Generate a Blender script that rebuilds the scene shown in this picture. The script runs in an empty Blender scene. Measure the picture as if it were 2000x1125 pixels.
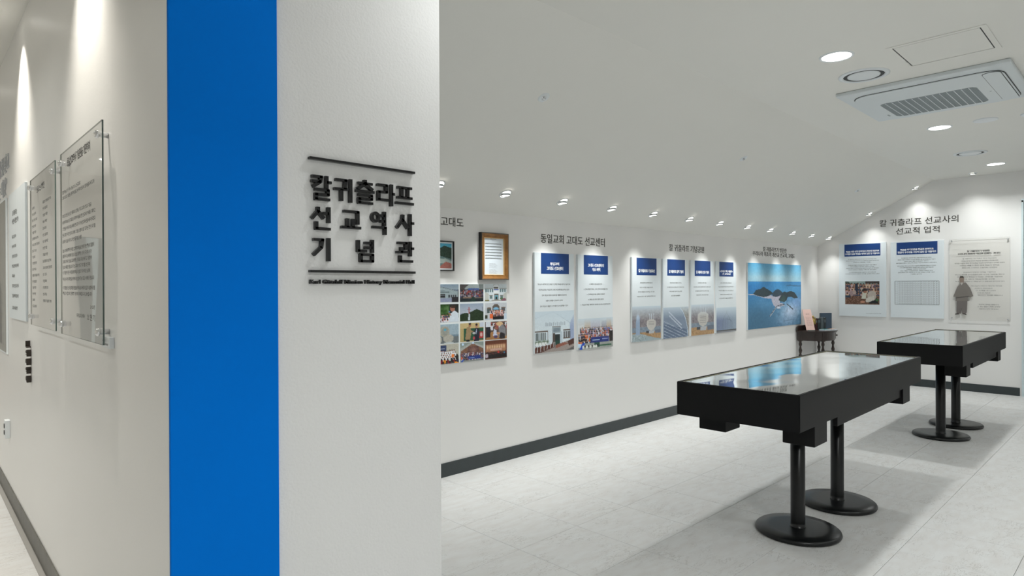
import bpy, bmesh, math, random
import numpy as np
from mathutils import Vector, Matrix
random.seed(7)
S = bpy.context.scene
COL = S.collection
PI = math.pi
def R(d): return math.radians(d)

# ------------------------------------------------------------------ camera, world, exposure
cam_d = bpy.data.cameras.new('camera'); cam = bpy.data.objects.new('camera', cam_d); COL.objects.link(cam)
cam_d.sensor_width = 36; cam_d.lens = 1230.46/2000*36; cam_d.clip_start = .05; cam_d.clip_end = 60
_y, _p, _r = .76826, -.0026, -.00401
_F = Vector((math.sin(_y)*math.cos(_p), math.cos(_y)*math.cos(_p), math.sin(_p)))
_R = Vector((math.cos(_y), -math.sin(_y), 0)); _U = _R.cross(_F)
_R2 = _R*math.cos(_r)+_U*math.sin(_r); _U2 = -_R*math.sin(_r)+_U*math.cos(_r)
m = Matrix((_R2, _U2, -_F)).transposed().to_4x4(); m.translation = (0, 0, 1.5)
cam.matrix_world = m
S.camera = cam
S.view_settings.view_transform = 'Standard'; S.view_settings.look = 'None'
S.view_settings.gamma = 1; S.view_settings.use_curve_mapping = False
S.view_settings.exposure = 0.06
w = bpy.data.worlds.new('world'); S.world = w; w.use_nodes = True
w.node_tree.nodes['Background'].inputs[0].default_value = (.8, .9, 1, 1)
w.node_tree.nodes['Background'].inputs[1].default_value = .05
P_DOWN = 19.0       # watts of each large downlight
P_SPOT = 46.0        # watts of each small wall spot
P_END = 15.0
P_CORR = 125.0       # warm corridor spots
COL_ROOM = (.975, 1.0, .985)
COL_WARM = (1.0, .94, .84)

# ------------------------------------------------------------------ dimensions (metres)
D = 3.942; XE = 10.774; ZT = 2.123; YC = 2.309; ZC = 3.017
XL = .5375; ZL = 3.181; YF = 1.952; XC = 1.499; ZB = .1095
XW = -2.2; YS = -3.0; YN = 11.0

# ------------------------------------------------------------------ materials
def s2l(c):
    return tuple(((x/12.92) if x <= .04045 else ((x+.055)/1.055)**2.4) for x in c)
def nt(name):
    m = bpy.data.materials.new(name); m.use_nodes = True
    return m, m.node_tree, m.node_tree.nodes['Principled BSDF']
def mat(name, c, rough=.5, metal=0, bump=0, bscale=60, var=0, vscale=4, spec=.5, ior=None, coat=0):
    m, t, b = nt(name); N = t.nodes; L = t.links
    b.inputs['Base Color'].default_value = (*c, 1); b.inputs['Roughness'].default_value = rough
    b.inputs['Metallic'].default_value = metal; b.inputs['Specular IOR Level'].default_value = spec
    b.inputs['Coat Weight'].default_value = coat
    if ior: b.inputs['IOR'].default_value = ior
    tc = N.new('ShaderNodeTexCoord')
    n = N.new('ShaderNodeTexNoise'); n.inputs['Scale'].default_value = vscale; n.inputs['Detail'].default_value = 5
    L.new(tc.outputs['Object'], n.inputs['Vector'])
    mx = N.new('ShaderNodeMix'); mx.data_type = 'RGBA'
    v = max(var, .01)
    mx.inputs[6].default_value = (*[x*(1-v) for x in c], 1); mx.inputs[7].default_value = (*[min(1, x*(1+v)) for x in c], 1)
    L.new(n.outputs['Fac'], mx.inputs[0]); L.new(mx.outputs[2], b.inputs['Base Color'])
    if bump:
        n2 = N.new('ShaderNodeTexNoise'); n2.inputs['Scale'].default_value = bscale; n2.inputs['Detail'].default_value = 6
        L.new(tc.outputs['Object'], n2.inputs['Vector'])
        bp = N.new('ShaderNodeBump'); bp.inputs['Strength'].default_value = bump; bp.inputs['Distance'].default_value = .004
        L.new(n2.outputs['Fac'], bp.inputs['Height']); L.new(bp.outputs['Normal'], b.inputs['Normal'])
    return m
def emis(name, c, s):
    m, t, b = nt(name); b.inputs['Base Color'].default_value = (*c, 1)
    b.inputs['Emission Color'].default_value = (*c, 1); b.inputs['Emission Strength'].default_value = s
    return m
M = {}
M['wall'] = mat('wall_paint', (.80, .795, .78), .55, bump=.05, bscale=180)
M['stucco'] = mat('stucco_paint', (.76, .76, .755), .6, bump=.32, bscale=110)
M['wall_corr'] = mat('corridor_wall_paint', (.79, .79, .775), .38, bump=.08, bscale=90)
M['wall_warm'] = mat('warm_wall_paint', (.82, .785, .73), .6, bump=.05)
M['ceil'] = mat('ceiling_paint', (.79, .785, .745), .8, bump=.03, bscale=200)
M['blue'] = mat('blue_paint', (.0, .172, .70), .7, bump=.06, bscale=120, var=.03, spec=.04)
M['base'] = mat('dark_vinyl_baseboard', (.030, .040, .043), .38, var=.25, vscale=14)
M['base_grey'] = mat('grey_vinyl_baseboard', (.10, .098, .085), .45, var=.45, vscale=9)
M['black'] = mat('black_laminate', (.0035, .0037, .004), .5, bump=.04, bscale=300, var=.15, spec=.2)
M['blackmetal'] = mat('black_enamel', (.006, .007, .0075), .3, bump=.02, bscale=60, var=.2, spec=.35)
M['white_plastic'] = mat('white_plastic', (.74, .78, .80), .35)
M['ac'] = mat('air_conditioner_plastic', (.66, .71, .73), .4)
M['ac_dark'] = mat('grille_shadow_grey', (.30, .34, .355), .6)
M['gap'] = mat('dark_gap', (.05, .055, .055), .7)
M['board'] = mat('poster_board_white', (.74, .80, .83), .4)
M['whiteboard'] = mat('photo_board_white', (.80, .85, .87), .35)
M['navy'] = mat('navy_print', (.004, .045, .20), .5)
M['chrome'] = mat('chrome', (.75, .76, .78), .08, metal=1)
M['brass'] = mat('brass', (.42, .30, .10), .3, metal=1)
M['gold'] = mat('antique_gold_wood', (.24, .105, .022), .38, bump=.5, bscale=70, var=.55, vscale=28)
M['gold_lip'] = mat('bright_gold_lip', (.62, .42, .19), .35, metal=.3)
M['bead'] = mat('beaded_bronze', (.11, .085, .06), .45, bump=.6, bscale=160)
M['frame_black'] = mat('black_frame', (.012, .012, .012), .35)
M['paper'] = mat('paper', (.70, .77, .83), .5)
M['ink'] = mat('black_ink', (.016, .015, .012), .5)
M['ink_grey'] = mat('grey_ink', (.055, .055, .052), .5)
M['ink_soft'] = mat('soft_grey_ink', (.12, .12, .12), .5)
M['white_ink'] = mat('white_ink', (.85, .87, .9), .5)
M['letter'] = mat('black_acrylic_letter', (.008, .008, .009), .25)
M['head_letter'] = mat('dark_olive_lettering', (.045, .042, .033), .5)
M['grey_letter'] = mat('pale_grey_lettering', (.50, .52, .54), .35)
M['wood'] = mat('dark_walnut', (.022, .012, .009), .28, var=.4, vscale=18, coat=.3)
M['red'] = mat('red_paint', (.55, .03, .02), .3)
M['book_red'] = mat('maroon_cover', (.045, .008, .008), .5)
M['book_dark'] = mat('charcoal_cover', (.03, .035, .038), .45)
M['book_blue'] = mat('slate_blue_cover', (.045, .075, .115), .5)
M['book_grey'] = mat('grey_cover', (.08, .10, .11), .5)
M['pink'] = mat('pink_paper', (.62, .42, .37), .45)
M['steel_grey'] = mat('grey_door', (.20, .215, .21), .35)
M['trim'] = mat('pale_trim', (.62, .72, .75), .35)
M['acrylic_edge'] = mat('acrylic_edge', (.10, .14, .13), .12)
M['lip'] = mat('glass_edge_strip', (.42, .40, .28), .3)
M['lens'] = emis('lamp_lens', (1, .98, .95), 9)
M['lens_spot'] = emis('spot_lens', (1, .96, .90), 9)
M['reflector'] = mat('lamp_reflector', (.6, .65, .68), .2)

def acrylic(name, tint, ior, rough=.02, haze=0.0):
    m, t, b = nt(name); N = t.nodes; L = t.links
    out = [n for n in N if n.type == 'OUTPUT_MATERIAL'][0]
    tr = N.new('ShaderNodeBsdfTransparent'); tr.inputs[0].default_value = (*tint, 1)
    gl = N.new('ShaderNodeBsdfGlossy'); gl.inputs['Roughness'].default_value = rough
    ge = N.new('ShaderNodeNewGeometry'); dt = N.new('ShaderNodeVectorMath'); dt.operation = 'DOT_PRODUCT'
    L.new(ge.outputs['Normal'], dt.inputs[0]); L.new(ge.outputs['Incoming'], dt.inputs[1])
    def mth(op, x, y):
        n = N.new('ShaderNodeMath'); n.operation = op
        for i, q in enumerate((x, y)):
            if q is None: continue
            if isinstance(q, (int, float)): n.inputs[i].default_value = q
            else: L.new(q, n.inputs[i])
        return n.outputs[0]
    c_ = mth('ABSOLUTE', dt.outputs['Value'], None); k_ = mth('POWER', mth('SUBTRACT', 1.0, c_), 5.0)
    f_ = mth('ADD', mth('MULTIPLY', k_, .9), ior)
    tc = N.new('ShaderNodeTexCoord'); no = N.new('ShaderNodeTexNoise'); no.inputs['Scale'].default_value = 2.2; no.inputs['Detail'].default_value = 0
    bp = N.new('ShaderNodeBump'); bp.inputs['Strength'].default_value = .25; bp.inputs['Distance'].default_value = .01
    L.new(tc.outputs['Object'], no.inputs['Vector']); L.new(no.outputs['Fac'], bp.inputs['Height']); L.new(bp.outputs['Normal'], gl.inputs['Normal'])
    mx = N.new('ShaderNodeMixShader')
    L.new(f_, mx.inputs[0]); L.new(tr.outputs[0], mx.inputs[1]); L.new(gl.outputs[0], mx.inputs[2]); L.new(mx.outputs[0], out.inputs[0])
    return m
M['acrylic'] = acrylic('clear_acrylic', (.985, .99, .985), .07)
M['acrylic_far'] = acrylic('clear_acrylic_far', (.965, .96, .945), .05)

def make_screen():
    m, t, b = nt('glossy_table_glass'); N = t.nodes; L = t.links
    b.inputs['Base Color'].default_value = (.70, .72, .72, 1); b.inputs['Metallic'].default_value = .92; b.inputs['Roughness'].default_value = .035
    tc = N.new('ShaderNodeTexCoord'); mp = N.new('ShaderNodeMapping'); mp.inputs['Scale'].default_value = (1.0, 1.6, 1)
    no = N.new('ShaderNodeTexNoise'); no.inputs['Scale'].default_value = 2.0; no.inputs['Detail'].default_value = 1
    bp = N.new('ShaderNodeBump'); bp.inputs['Strength'].default_value = .30; bp.inputs['Distance'].default_value = .010
    L.new(tc.outputs['Object'], mp.inputs[0]); L.new(mp.outputs[0], no.inputs['Vector']); L.new(no.outputs['Fac'], bp.inputs['Height']); L.new(bp.outputs['Normal'], b.inputs['Normal'])
    return m
M['screen'] = make_screen()

def make_print():
    m, t, b = nt('colour_print'); N = t.nodes; L = t.links
    a = N.new('ShaderNodeAttribute'); a.attribute_name = 'print'; L.new(a.outputs['Color'], b.inputs['Base Color'])
    b.inputs['Roughness'].default_value = .42
    return m
M['print'] = make_print()

def make_tile():
    m, t, b = nt('vinyl_tile'); N = t.nodes; L = t.links
    tc = N.new('ShaderNodeNewGeometry'); oi = N.new('ShaderNodeObjectInfo')
    off = N.new('ShaderNodeVectorMath'); off.operation = 'MULTIPLY_ADD'
    comb = N.new('ShaderNodeCombineXYZ'); L.new(oi.outputs['Random'], comb.inputs[0]); L.new(oi.outputs['Random'], comb.inputs[1])
    off.inputs[1].default_value = (7, 13, 0); L.new(comb.outputs[0], off.inputs[0]); L.new(tc.outputs['Position'], off.inputs[2])
    mp = N.new('ShaderNodeMapping'); mp.inputs['Rotation'].default_value = (0, 0, R(40)); mp.inputs['Scale'].default_value = (3.0, 9, 1)
    L.new(off.outputs[0], mp.inputs[0])
    # thin veins where a noise crosses its mid value
    def vein(scale, width, seed):
        n = N.new('ShaderNodeTexNoise'); n.inputs['Scale'].default_value = scale; n.inputs['Detail'].default_value = 6; n.inputs['Roughness'].default_value = .65
        mp2 = N.new('ShaderNodeMapping'); mp2.inputs['Location'].default_value = (seed, seed*2, 0); L.new(mp.outputs[0], mp2.inputs[0]); L.new(mp2.outputs[0], n.inputs['Vector'])
        s = N.new('ShaderNodeMath'); s.operation = 'SUBTRACT'; s.inputs[1].default_value = .5; L.new(n.outputs['Fac'], s.inputs[0])
        a = N.new('ShaderNodeMath'); a.operation = 'ABSOLUTE'; L.new(s.outputs[0], a.inputs[0])
        r = N.new('ShaderNodeMapRange'); r.inputs['From Min'].default_value = 0; r.inputs['From Max'].default_value = width; r.inputs['To Min'].default_value = 1; r.inputs['To Max'].default_value = 0
        L.new(a.outputs[0], r.inputs['Value']); return r.outputs[0]
    v1 = vein(2.6, .012, 3); mask = N.new('ShaderNodeTexNoise'); mask.inputs['Scale'].default_value = 5; L.new(off.outputs[0], mask.inputs['Vector'])
    mr = N.new('ShaderNodeMapRange'); mr.inputs['From Min'].default_value = .42; mr.inputs['From Max'].default_value = .62; L.new(mask.outputs['Fac'], mr.inputs['Value'])
    mul = N.new('ShaderNodeMath'); mul.operation = 'MULTIPLY'; L.new(v1, mul.inputs[0]); L.new(mr.outputs[0], mul.inputs[1])
    cl = N.new('ShaderNodeTexNoise'); cl.inputs['Scale'].default_value = 2.2; cl.inputs['Detail'].default_value = 7; L.new(mp.outputs[0], cl.inputs['Vector'])
    base = N.new('ShaderNodeMix'); base.data_type = 'RGBA'; base.inputs[6].default_value = (.615, .605, .59, 1); base.inputs[7].default_value = (.665, .672, .668, 1)
    crr = N.new('ShaderNodeMapRange'); crr.inputs['From Min'].default_value = .3; crr.inputs['From Max'].default_value = .65; L.new(cl.outputs['Fac'], crr.inputs['Value'])
    L.new(crr.outputs[0], base.inputs[0])
    mx = N.new('ShaderNodeMix'); mx.data_type = 'RGBA'; mx.inputs[7].default_value = (.37, .355, .33, 1)
    L.new(base.outputs[2], mx.inputs[6]); L.new(mul.outputs[0], mx.inputs[0]); L.new(mx.outputs[2], b.inputs['Base Color'])
    b.inputs['Roughness'].default_value = .42; b.inputs['Specular IOR Level'].default_value = .35
    bp = N.new('ShaderNodeBump'); bp.inputs['Strength'].default_value = .08; bp.inputs['Distance'].default_value = .002
    L.new(cl.outputs['Fac'], bp.inputs['Height']); L.new(bp.outputs['Normal'], b.inputs['Normal'])
    return m
M['tile'] = make_tile()
M['seam'] = mat('tile_seam', (.33, .32, .30), .7)

# ------------------------------------------------------------------ object helpers
def setp(o, label=None, cat=None, group=None, kind=None):
    if label: o['label'] = label
    if cat: o['category'] = cat
    if group: o['group'] = group
    if kind: o['kind'] = kind
    return o
def thing(name, label, cat, loc=(0, 0, 0), rz=0, group=None):
    o = bpy.data.objects.new(name, None); COL.objects.link(o); o.location = loc; o.rotation_euler = (0, 0, rz)
    o.empty_display_size = .1
    return setp(o, label, cat, group)
def link(name, me, mt, parent=None):
    o = bpy.data.objects.new(name, me); COL.objects.link(o)
    if mt and not me.materials: me.materials.append(M[mt])
    if parent: o.parent = parent
    return o
class MB:
    def __init__(s): s.v = []; s.f = []; s.sm = []
    def add(s, v, f, smooth=False):
        n = len(s.v); s.v += [tuple(a) for a in v]; s.f += [tuple(i+n for i in q) for q in f]; s.sm += [smooth]*len(f); return s
    def box(s, a, b):
        x0, y0, z0 = a; x1, y1, z1 = b
        return s.add([(x0, y0, z0), (x1, y0, z0), (x1, y1, z0), (x0, y1, z0), (x0, y0, z1), (x1, y0, z1), (x1, y1, z1), (x0, y1, z1)],
                     [(3, 2, 1, 0), (4, 5, 6, 7), (0, 1, 5, 4), (1, 2, 6, 5), (2, 3, 7, 6), (3, 0, 4, 7)])
    def prism(s, poly, axis, a, b):
        # poly in the two other axes, extruded along axis from a to b
        def pt(u, v, w): return {'x': (w, u, v), 'y': (u, w, v), 'z': (u, v, w)}[axis]
        n = len(poly); v = [pt(u, w, a) for u, w in poly]+[pt(u, w, b) for u, w in poly]
        return s.add(v, [tuple(range(n))[::-1], tuple(range(n, 2*n))]+[(i, (i+1) % n, n+(i+1) % n, n+i) for i in range(n)])
    def lathe(s, prof, seg=32, c=(0, 0, 0), a0=0, a1=2*PI, smooth=True):
        full = abs(a1-a0-2*PI) < 1e-6; k = seg if full else seg+1
        v = [(c[0]+r*math.cos(a0+(a1-a0)*i/seg), c[1]+r*math.sin(a0+(a1-a0)*i/seg), c[2]+z) for i in range(k) for r, z in prof]
        n = len(prof); f = []
        for i in range(seg):
            j = (i+1) % k
            for q in range(n-1): f.append((i*n+q, j*n+q, j*n+q+1, i*n+q+1))
        return s.add(v, f, smooth)
    def bar(s, p, q, w, d, y0):
        # flat stroke in the xz plane from p to q, width w, from y0 back to y0+d
        dx, dz = q[0]-p[0], q[1]-p[1]; l = math.hypot(dx, dz) or 1; nx, nz = -dz/l*w/2, dx/l*w/2
        pts = [(p[0]+nx, p[1]+nz), (q[0]+nx, q[1]+nz), (q[0]-nx, q[1]-nz), (p[0]-nx, p[1]-nz)]
        return s.prism(pts, 'y', y0, y0+d)
    def mesh(s, name):
        me = bpy.data.meshes.new(name); me.from_pydata(s.v, [], s.f); me.update()
        bm = bmesh.new(); bm.from_mesh(me); bmesh.ops.recalc_face_normals(bm, faces=bm.faces); bm.to_mesh(me); bm.free()
        for p_, k in zip(me.polygons, s.sm): p_.use_smooth = k
        return me
    def build(s, name, mt, parent=None): return link(name, s.mesh(name), mt, parent)
def bevbox(name, a, b, bev, mt, parent=None, seg=2):
    bm = bmesh.new(); bmesh.ops.create_cube(bm, size=1)
    for v in bm.verts: v.co = Vector([(a[i]+b[i])/2+v.co[i]*(b[i]-a[i]) for i in range(3)])
    bmesh.ops.bevel(bm, geom=bm.edges[:], offset=bev, segments=seg, affect='EDGES', profile=.7)
    me = bpy.data.meshes.new(name); bm.to_mesh(me); bm.free()
    return link(name, me, mt, parent)
def struct(name, mb, mt):
    o = mb.build(name, mt); o['kind'] = 'structure'; return o
def roundrect(x0, y0, x1, y1, r, n=6):
    pts = []
    for cx, cy, a in ((x1-r, y1-r, 0), (x0+r, y1-r, 90), (x0+r, y0+r, 180), (x1-r, y0+r, 270)):
        for i in range(n+1): t = R(a+90*i/n); pts.append((cx+r*math.cos(t), cy+r*math.sin(t)))
    return pts

KEEP = []   # keeps the font loaded while lettering is built
# text: body fitted to a box in the local xz plane, facing -y
def text_geo(body, box, y=0.0, off=0.0, depth=0.0, align='CENTER', fit='both', res=2, space=1.0, line=1.0):
    c = bpy.data.curves.new('text', 'FONT'); c.body = body; c.size = 1; c.offset = off; c.extrude = depth/2; c.align_x = align
    c.resolution_u = res; c.space_character = space; c.space_line = line
    o = bpy.data.objects.new('text', c);     me = bpy.data.meshes.new_from_object(o)
    bpy.data.objects.remove(o); KEEP.append(c)
    n = len(me.vertices); co = np.zeros(n*3); me.vertices.foreach_get('co', co); co = co.reshape(-1, 3)
    x0, z0, x1, z1 = box
    mn, mxx = co.min(0), co.max(0); sx = (x1-x0)/(mxx[0]-mn[0]); sz = (z1-z0)/(mxx[1]-mn[1])
    if fit == 'h': sx = sz
    if fit == 'w': sz = sx
    out = np.zeros_like(co)
    cx = (x0+x1)/2; cxx = (mn[0]+mxx[0])/2
    out[:, 0] = cx+(co[:, 0]-cxx)*sx; out[:, 2] = z0+(co[:, 1]-mn[1])*sz
    if fit == 'w': out[:, 2] += ((z1-z0)-(mxx[1]-mn[1])*sz)/2
    out[:, 1] = y-(co[:, 2] if depth else 0)
    fs = [tuple(p_.vertices) for p_ in me.polygons]
    bpy.data.meshes.remove(me)
    return out.tolist(), fs
GC = {}
def glyph(ch, off):
    if (ch, off) not in GC:
        c = bpy.data.curves.new('text', 'FONT'); c.body = ch; c.offset = off; c.resolution_u = 1
        o = bpy.data.objects.new('text', c); me = bpy.data.meshes.new_from_object(o)
        v = [(a.co.x, a.co.y) for a in me.vertices]; f = [tuple(p_.vertices) for p_ in me.polygons]
        bpy.data.objects.remove(o); KEEP.append(c); bpy.data.meshes.remove(me)
        GC[(ch, off)] = (v, f)
    return GC[(ch, off)]
USED = set()
def line_geo(body, box, y, off, fine=False):
    # fine print too small to read reuses syllables already set elsewhere (each new syllable costs loading time)
    if fine and len(USED) > 140:
        pool = sorted(USED); body = ''.join(ch if ord(ch) < 0x1100 or ch in USED else pool[ord(ch) % len(pool)] for ch in body)
    else: USED.update(ch for ch in body if ord(ch) > 0x1100)
    # a printed line set glyph by glyph, then fitted to its box
    V = []; F = []; x = 0
    for ch in body:
        if ch == ' ': x += .26; continue
        v, f = glyph(ch, off)
        if not v: x += .3; continue
        n = len(V); cjk = ord(ch) > 0x1100
        dx = x if cjk else x+.05-min(a for a, b in v)
        V += [(a+dx, b) for a, b in v]; F += [tuple(i+n for i in q) for q in f]
        x += .80 if cjk else .10+max(a for a, b in v)-min(a for a, b in v)
    co = np.array(V); x0, z0, x1, z1 = box; mn, mx_ = co.min(0), co.max(0)
    return [(x0+(a-mn[0])/(mx_[0]-mn[0])*(x1-x0), y, z0+(b-mn[1])/(mx_[1]-mn[1])*(z1-z0)) for a, b in V], F
def text(name, body, box, mt, parent=None, **k):
    v, f = text_geo(body, box, **k)
    me = bpy.data.meshes.new(name); me.from_pydata(v, [], f); me.update()
    return link(name, me, mt, parent)
def text_lines(name, lines, mt, parent, y, off=0.0, stuff=False):
    # lines: list of (string, x0, z0, x1, z1); short lists become one part per line, dense ones one joined part
    if len(lines) <= 10 and not stuff:
        for b_, *bx in lines:
            v, f = line_geo(b_, bx, y, off); nm = 'text_line' if name == 'body_text' else name
            me = bpy.data.meshes.new(nm); me.from_pydata(v, [], f); me.update(); o = link(nm, me, mt, parent)
        return o
    stuff = True
    V = []; F = []
    for b_, *bx in lines:
        v, f = line_geo(b_, bx, y, off, fine=True); n = len(V); V += v; F += [tuple(i+n for i in q) for q in f]
    me = bpy.data.meshes.new(name); me.from_pydata(V, [], F); me.update()
    o = link(name, me, mt, parent)
    if stuff: o['kind'] = 'stuff'
    return o

# ------------------------------------------------------------------ painter for flat prints (a grid mesh with one colour per vertex)
class Pic:
    def __init__(s, w, h, c=(1, 1, 1)):
        s.w, s.h = w, h; s.a = np.zeros((h, w, 3)); s.a[:] = c
        s.X, s.Y = np.meshgrid((np.arange(w)+.5)/w, (np.arange(h)+.5)/h); s.rs = np.random.RandomState(w*31+h)
    def _m(s, m, c, al=1): 
        m = m*al; s.a = s.a*(1-m[..., None])+np.array(c)*m[..., None]; return s
    def rect(s, x0, y0, x1, y1, c, al=1): return s._m(((s.X >= x0)&(s.X <= x1)&(s.Y >= y0)&(s.Y <= y1)).astype(float), c, al)
    def ell(s, cx, cy, rx, ry, c, al=1): return s._m((((s.X-cx)/rx)**2+((s.Y-cy)/ry)**2 <= 1).astype(float), c, al)
    def soft(s, cx, cy, rx, ry, c, al=1): return s._m(np.exp(-(((s.X-cx)/rx)**2+((s.Y-cy)/ry)**2)), c, al)
    def poly(s, pts, c, al=1):
        ins = np.zeros(s.X.shape, bool); n = len(pts)
        for i in range(n):
            (x1, y1), (x2, y2) = pts[i], pts[(i+1) % n]
            if y1 == y2: continue
            cr = ((s.Y < y1) != (s.Y < y2)) & (s.X < (x2-x1)*(s.Y-y1)/(y2-y1)+x1); ins ^= cr
        return s._m(ins.astype(float), c, al)
    def line(s, x1, y1, x2, y2, wd, c, al=1):
        dx, dy = x2-x1, y2-y1; l2 = dx*dx+dy*dy+1e-9
        t = np.clip(((s.X-x1)*dx+(s.Y-y1)*dy)/l2, 0, 1); d = np.hypot(s.X-x1-t*dx, s.Y-y1-t*dy)
        return s._m((d < wd/2).astype(float), c, al)
    def vgrad(s, y0, y1, c0, c1):
        t = np.clip((s.Y-y0)/(y1-y0), 0, 1)[..., None]; m = ((s.Y >= y0)&(s.Y <= y1))[..., None]
        s.a = np.where(m, np.array(c0)*(1-t)+np.array(c1)*t, s.a); return s
    def noise(s, amp, k=1, x0=0, y0=0, x1=1, y1=1):
        h, w_ = max(2, int(s.h/k)), max(2, int(s.w/k)); n = s.rs.rand(h+1, w_+1)
        yi = s.Y*(h-1e-6); xi = s.X*(w_-1e-6); y_, x_ = yi.astype(int), xi.astype(int); fy, fx = yi-y_, xi-x_
        v = n[y_, x_]*(1-fy)*(1-fx)+n[y_, x_+1]*(1-fy)*fx+n[y_+1, x_]*fy*(1-fx)+n[y_+1, x_+1]*fy*fx
        m = ((s.X >= x0)&(s.X <= x1)&(s.Y >= y0)&(s.Y <= y1))
        s.a += ((v-.5)*2*amp*m)[..., None]; return s
    def crowd(s, x0, y0, x1, y1, rows, cols, pal, skin=(.75, .58, .48), hair=(.1, .08, .08)):
        dx = (x1-x0)/cols; dy = (y1-y0)/rows
        for r_ in range(rows):
            for q in range(cols):
                x = x0+(q+.5+(.5 if r_ % 2 else 0)*.8)*dx+s.rs.uniform(-.15, .15)*dx; y = y0+r_*dy+s.rs.uniform(-.15, .15)*dy
                c = pal[s.rs.randint(len(pal))]
                s.rect(x-dx*.42, y+dy*.45, x+dx*.42, y+dy*1.9, c); s.ell(x, y+dy*.25, dx*.27, dy*.34, skin); s.ell(x, y+dy*.06, dx*.28, dy*.2, hair)
        return s
    def fade(s, y0, y1, c):
        t = np.clip((s.Y-y0)/(y1-y0), 0, 1)[..., None]; s.a = np.array(c)*(1-t)+s.a*t; return s
    def build(s, name, x0, z0, x1, z1, y, parent):
        w_, h = s.w, s.h
        v = [(x0+(x1-x0)*i/(w_-1), y, z1-(z1-z0)*j/(h-1)) for j in range(h) for i in range(w_)]
        f = [(j*w_+i, (j+1)*w_+i, (j+1)*w_+i+1, j*w_+i+1) for j in range(h-1) for i in range(w_-1)]
        me = bpy.data.meshes.new(name); me.from_pydata(v, [], f); me.update()
        a = np.clip(s.a, 0, 1).reshape(-1, 3); lin = np.where(a <= .04045, a/12.92, ((a+.055)/1.055)**2.4)
        at = me.color_attributes.new('print', 'FLOAT_COLOR', 'POINT')
        at.data.foreach_set('color', np.hstack([lin, np.ones((len(lin), 1))]).ravel())
        return link(name, me, 'print', parent)

# ================================================================== STRUCTURE
floor = struct('floor', MB().box((XW, YS, -.15), (XE+.2, YN, -.006)), 'seam')
P = .5035; GX, GY = 3.0215, 2.05
G = .0009
def tile_mesh():
    mb = MB(); h = P/2-G; b_ = .0012
    v = [(-h, -h, -.005), (h, -h, -.005), (h, h, -.005), (-h, h, -.005), (-h, -h, -b_), (h, -h, -b_), (h, h, -b_), (-h, h, -b_),
         (-h+b_, -h+b_, 0), (h-b_, -h+b_, 0), (h-b_, h-b_, 0), (-h+b_, h-b_, 0)]
    return mb.add(v, [(0, 1, 5, 4), (1, 2, 6, 5), (2, 3, 7, 6), (3, 0, 4, 7), (4, 5, 9, 8), (5, 6, 10, 9), (6, 7, 11, 10), (7, 4, 8, 11), (8, 9, 10, 11)]).mesh('tile')
tm = tile_mesh(); tm.materials.append(M['tile'])
cam_inv = m.inverted()
def seen(x, y):
    q = cam_inv @ Vector((x, y, 0))
    if q.z > -.3: return False
    return abs(q.x/q.z)*1230 < 1180 and abs(q.y/q.z)*1230 < 800
rest = MB(); cands = []
for i in range(-11, 16):
    for j in range(-11, 19):
        x, y = GX+(i+.5)*P, GY+(j+.5)*P
        if x+P/2 < XW or y+P/2 < YS or x-P/2 > XE or y-P/2 > YN: continue
        inside = (x < XL+.02) or (y < D and x > XL)
        if not inside: continue
        if x > XL and x < XC-.3 and y > YF+.3: continue
        v_ = seen(x, y) and not (x > .9 and x < 1.5 and y > 2.2)
        if x < XL: v_ = v_ and y > 2.5 and y < 7.6 and x > -1.6
        elif x > XL: v_ = v_ and not (y > YF and x < 2.2) and y > -1.2
        (cands.append((math.hypot(x, y), x, y)) if v_ else rest.box((x-P/2+G, y-P/2+G, -.005), (x+P/2-G, y+P/2-G, 0)))
cands.sort()
for k, (d_, x, y) in enumerate(cands):
    if k < 300:
        o = bpy.data.objects.new('tile', tm); COL.objects.link(o); o.location = (x, y, random.uniform(-.0003, 0)); o.parent = floor
    else: rest.box((x-P/2+G, y-P/2+G, -.005), (x+P/2-G, y+P/2-G, 0))
o = rest.build('tile_field', 'tile', floor); o['kind'] = 'stuff'

struct('wall_back', MB().box((XC-.2, D, 0), (XE+.1, D+.12, ZT+.12)), 'wall')
wr = MB().prism([(YS, 0), (.30, 0), (.30, 2.62), (1.30, 2.62), (1.30, 0), (D, 0), (D, ZT), (YC, ZC), (YS, ZC)], 'x', XE, XE+.12)
struct('wall_right', wr, 'wall')
struct('wall_front', MB().box((XL, YF, 0), (XC, D+.12, ZC+.2)), 'stucco')
struct('wall_left', MB().box((XL, D+.12, 0), (XL+.12, YN, ZL)), 'wall_corr')
# the corridor face of the block carries the same paint as the rest of the corridor wall
struct('wall_corridor', MB().box((XL-.0002, YF+.0005, 0), (XL+.01, D+.13, ZL-.001)), 'wall_corr')
struct('wall_west', MB().box((XW-.1, YS, 0), (XW, YN, ZL)), 'wall_warm')
struct('wall_south', MB().box((XW, YS-.1, 0), (XE+.1, YS, ZC)), 'wall')
struct('wall_north', MB().box((XW, YN, 0), (XL+.12, YN+.1, ZL)), 'wall_warm')
struct('ceiling', MB().box((XW, YS, ZC), (XE+.1, YF, ZC+.1)).box((XL, YF, ZC), (XE+.1, YC, ZC+.1)), 'ceil')
struct('ceiling_slope', MB().prism([(YC, ZC), (D+.1, ZT-(D+.1-D)*.547), (D+.1, ZT+.1), (YC, ZC+.1)], 'x', XC-.2, XE+.1), 'ceil')
struct('ceiling_corridor', MB().box((XW, YF, ZL), (XL+.12, YN, ZL+.1)).box((XW, YF-.02, ZC), (XL, YF, ZL)), 'ceil')
def baseboard(name, a, b, mt='base'):
    bevbox_o = bevbox(name, a, b, .002, mt); bevbox_o['kind'] = 'structure'
baseboard('baseboard_back', (XC+.001, D-.009, 0), (XE-.01, D-.0005, ZB))
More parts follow.
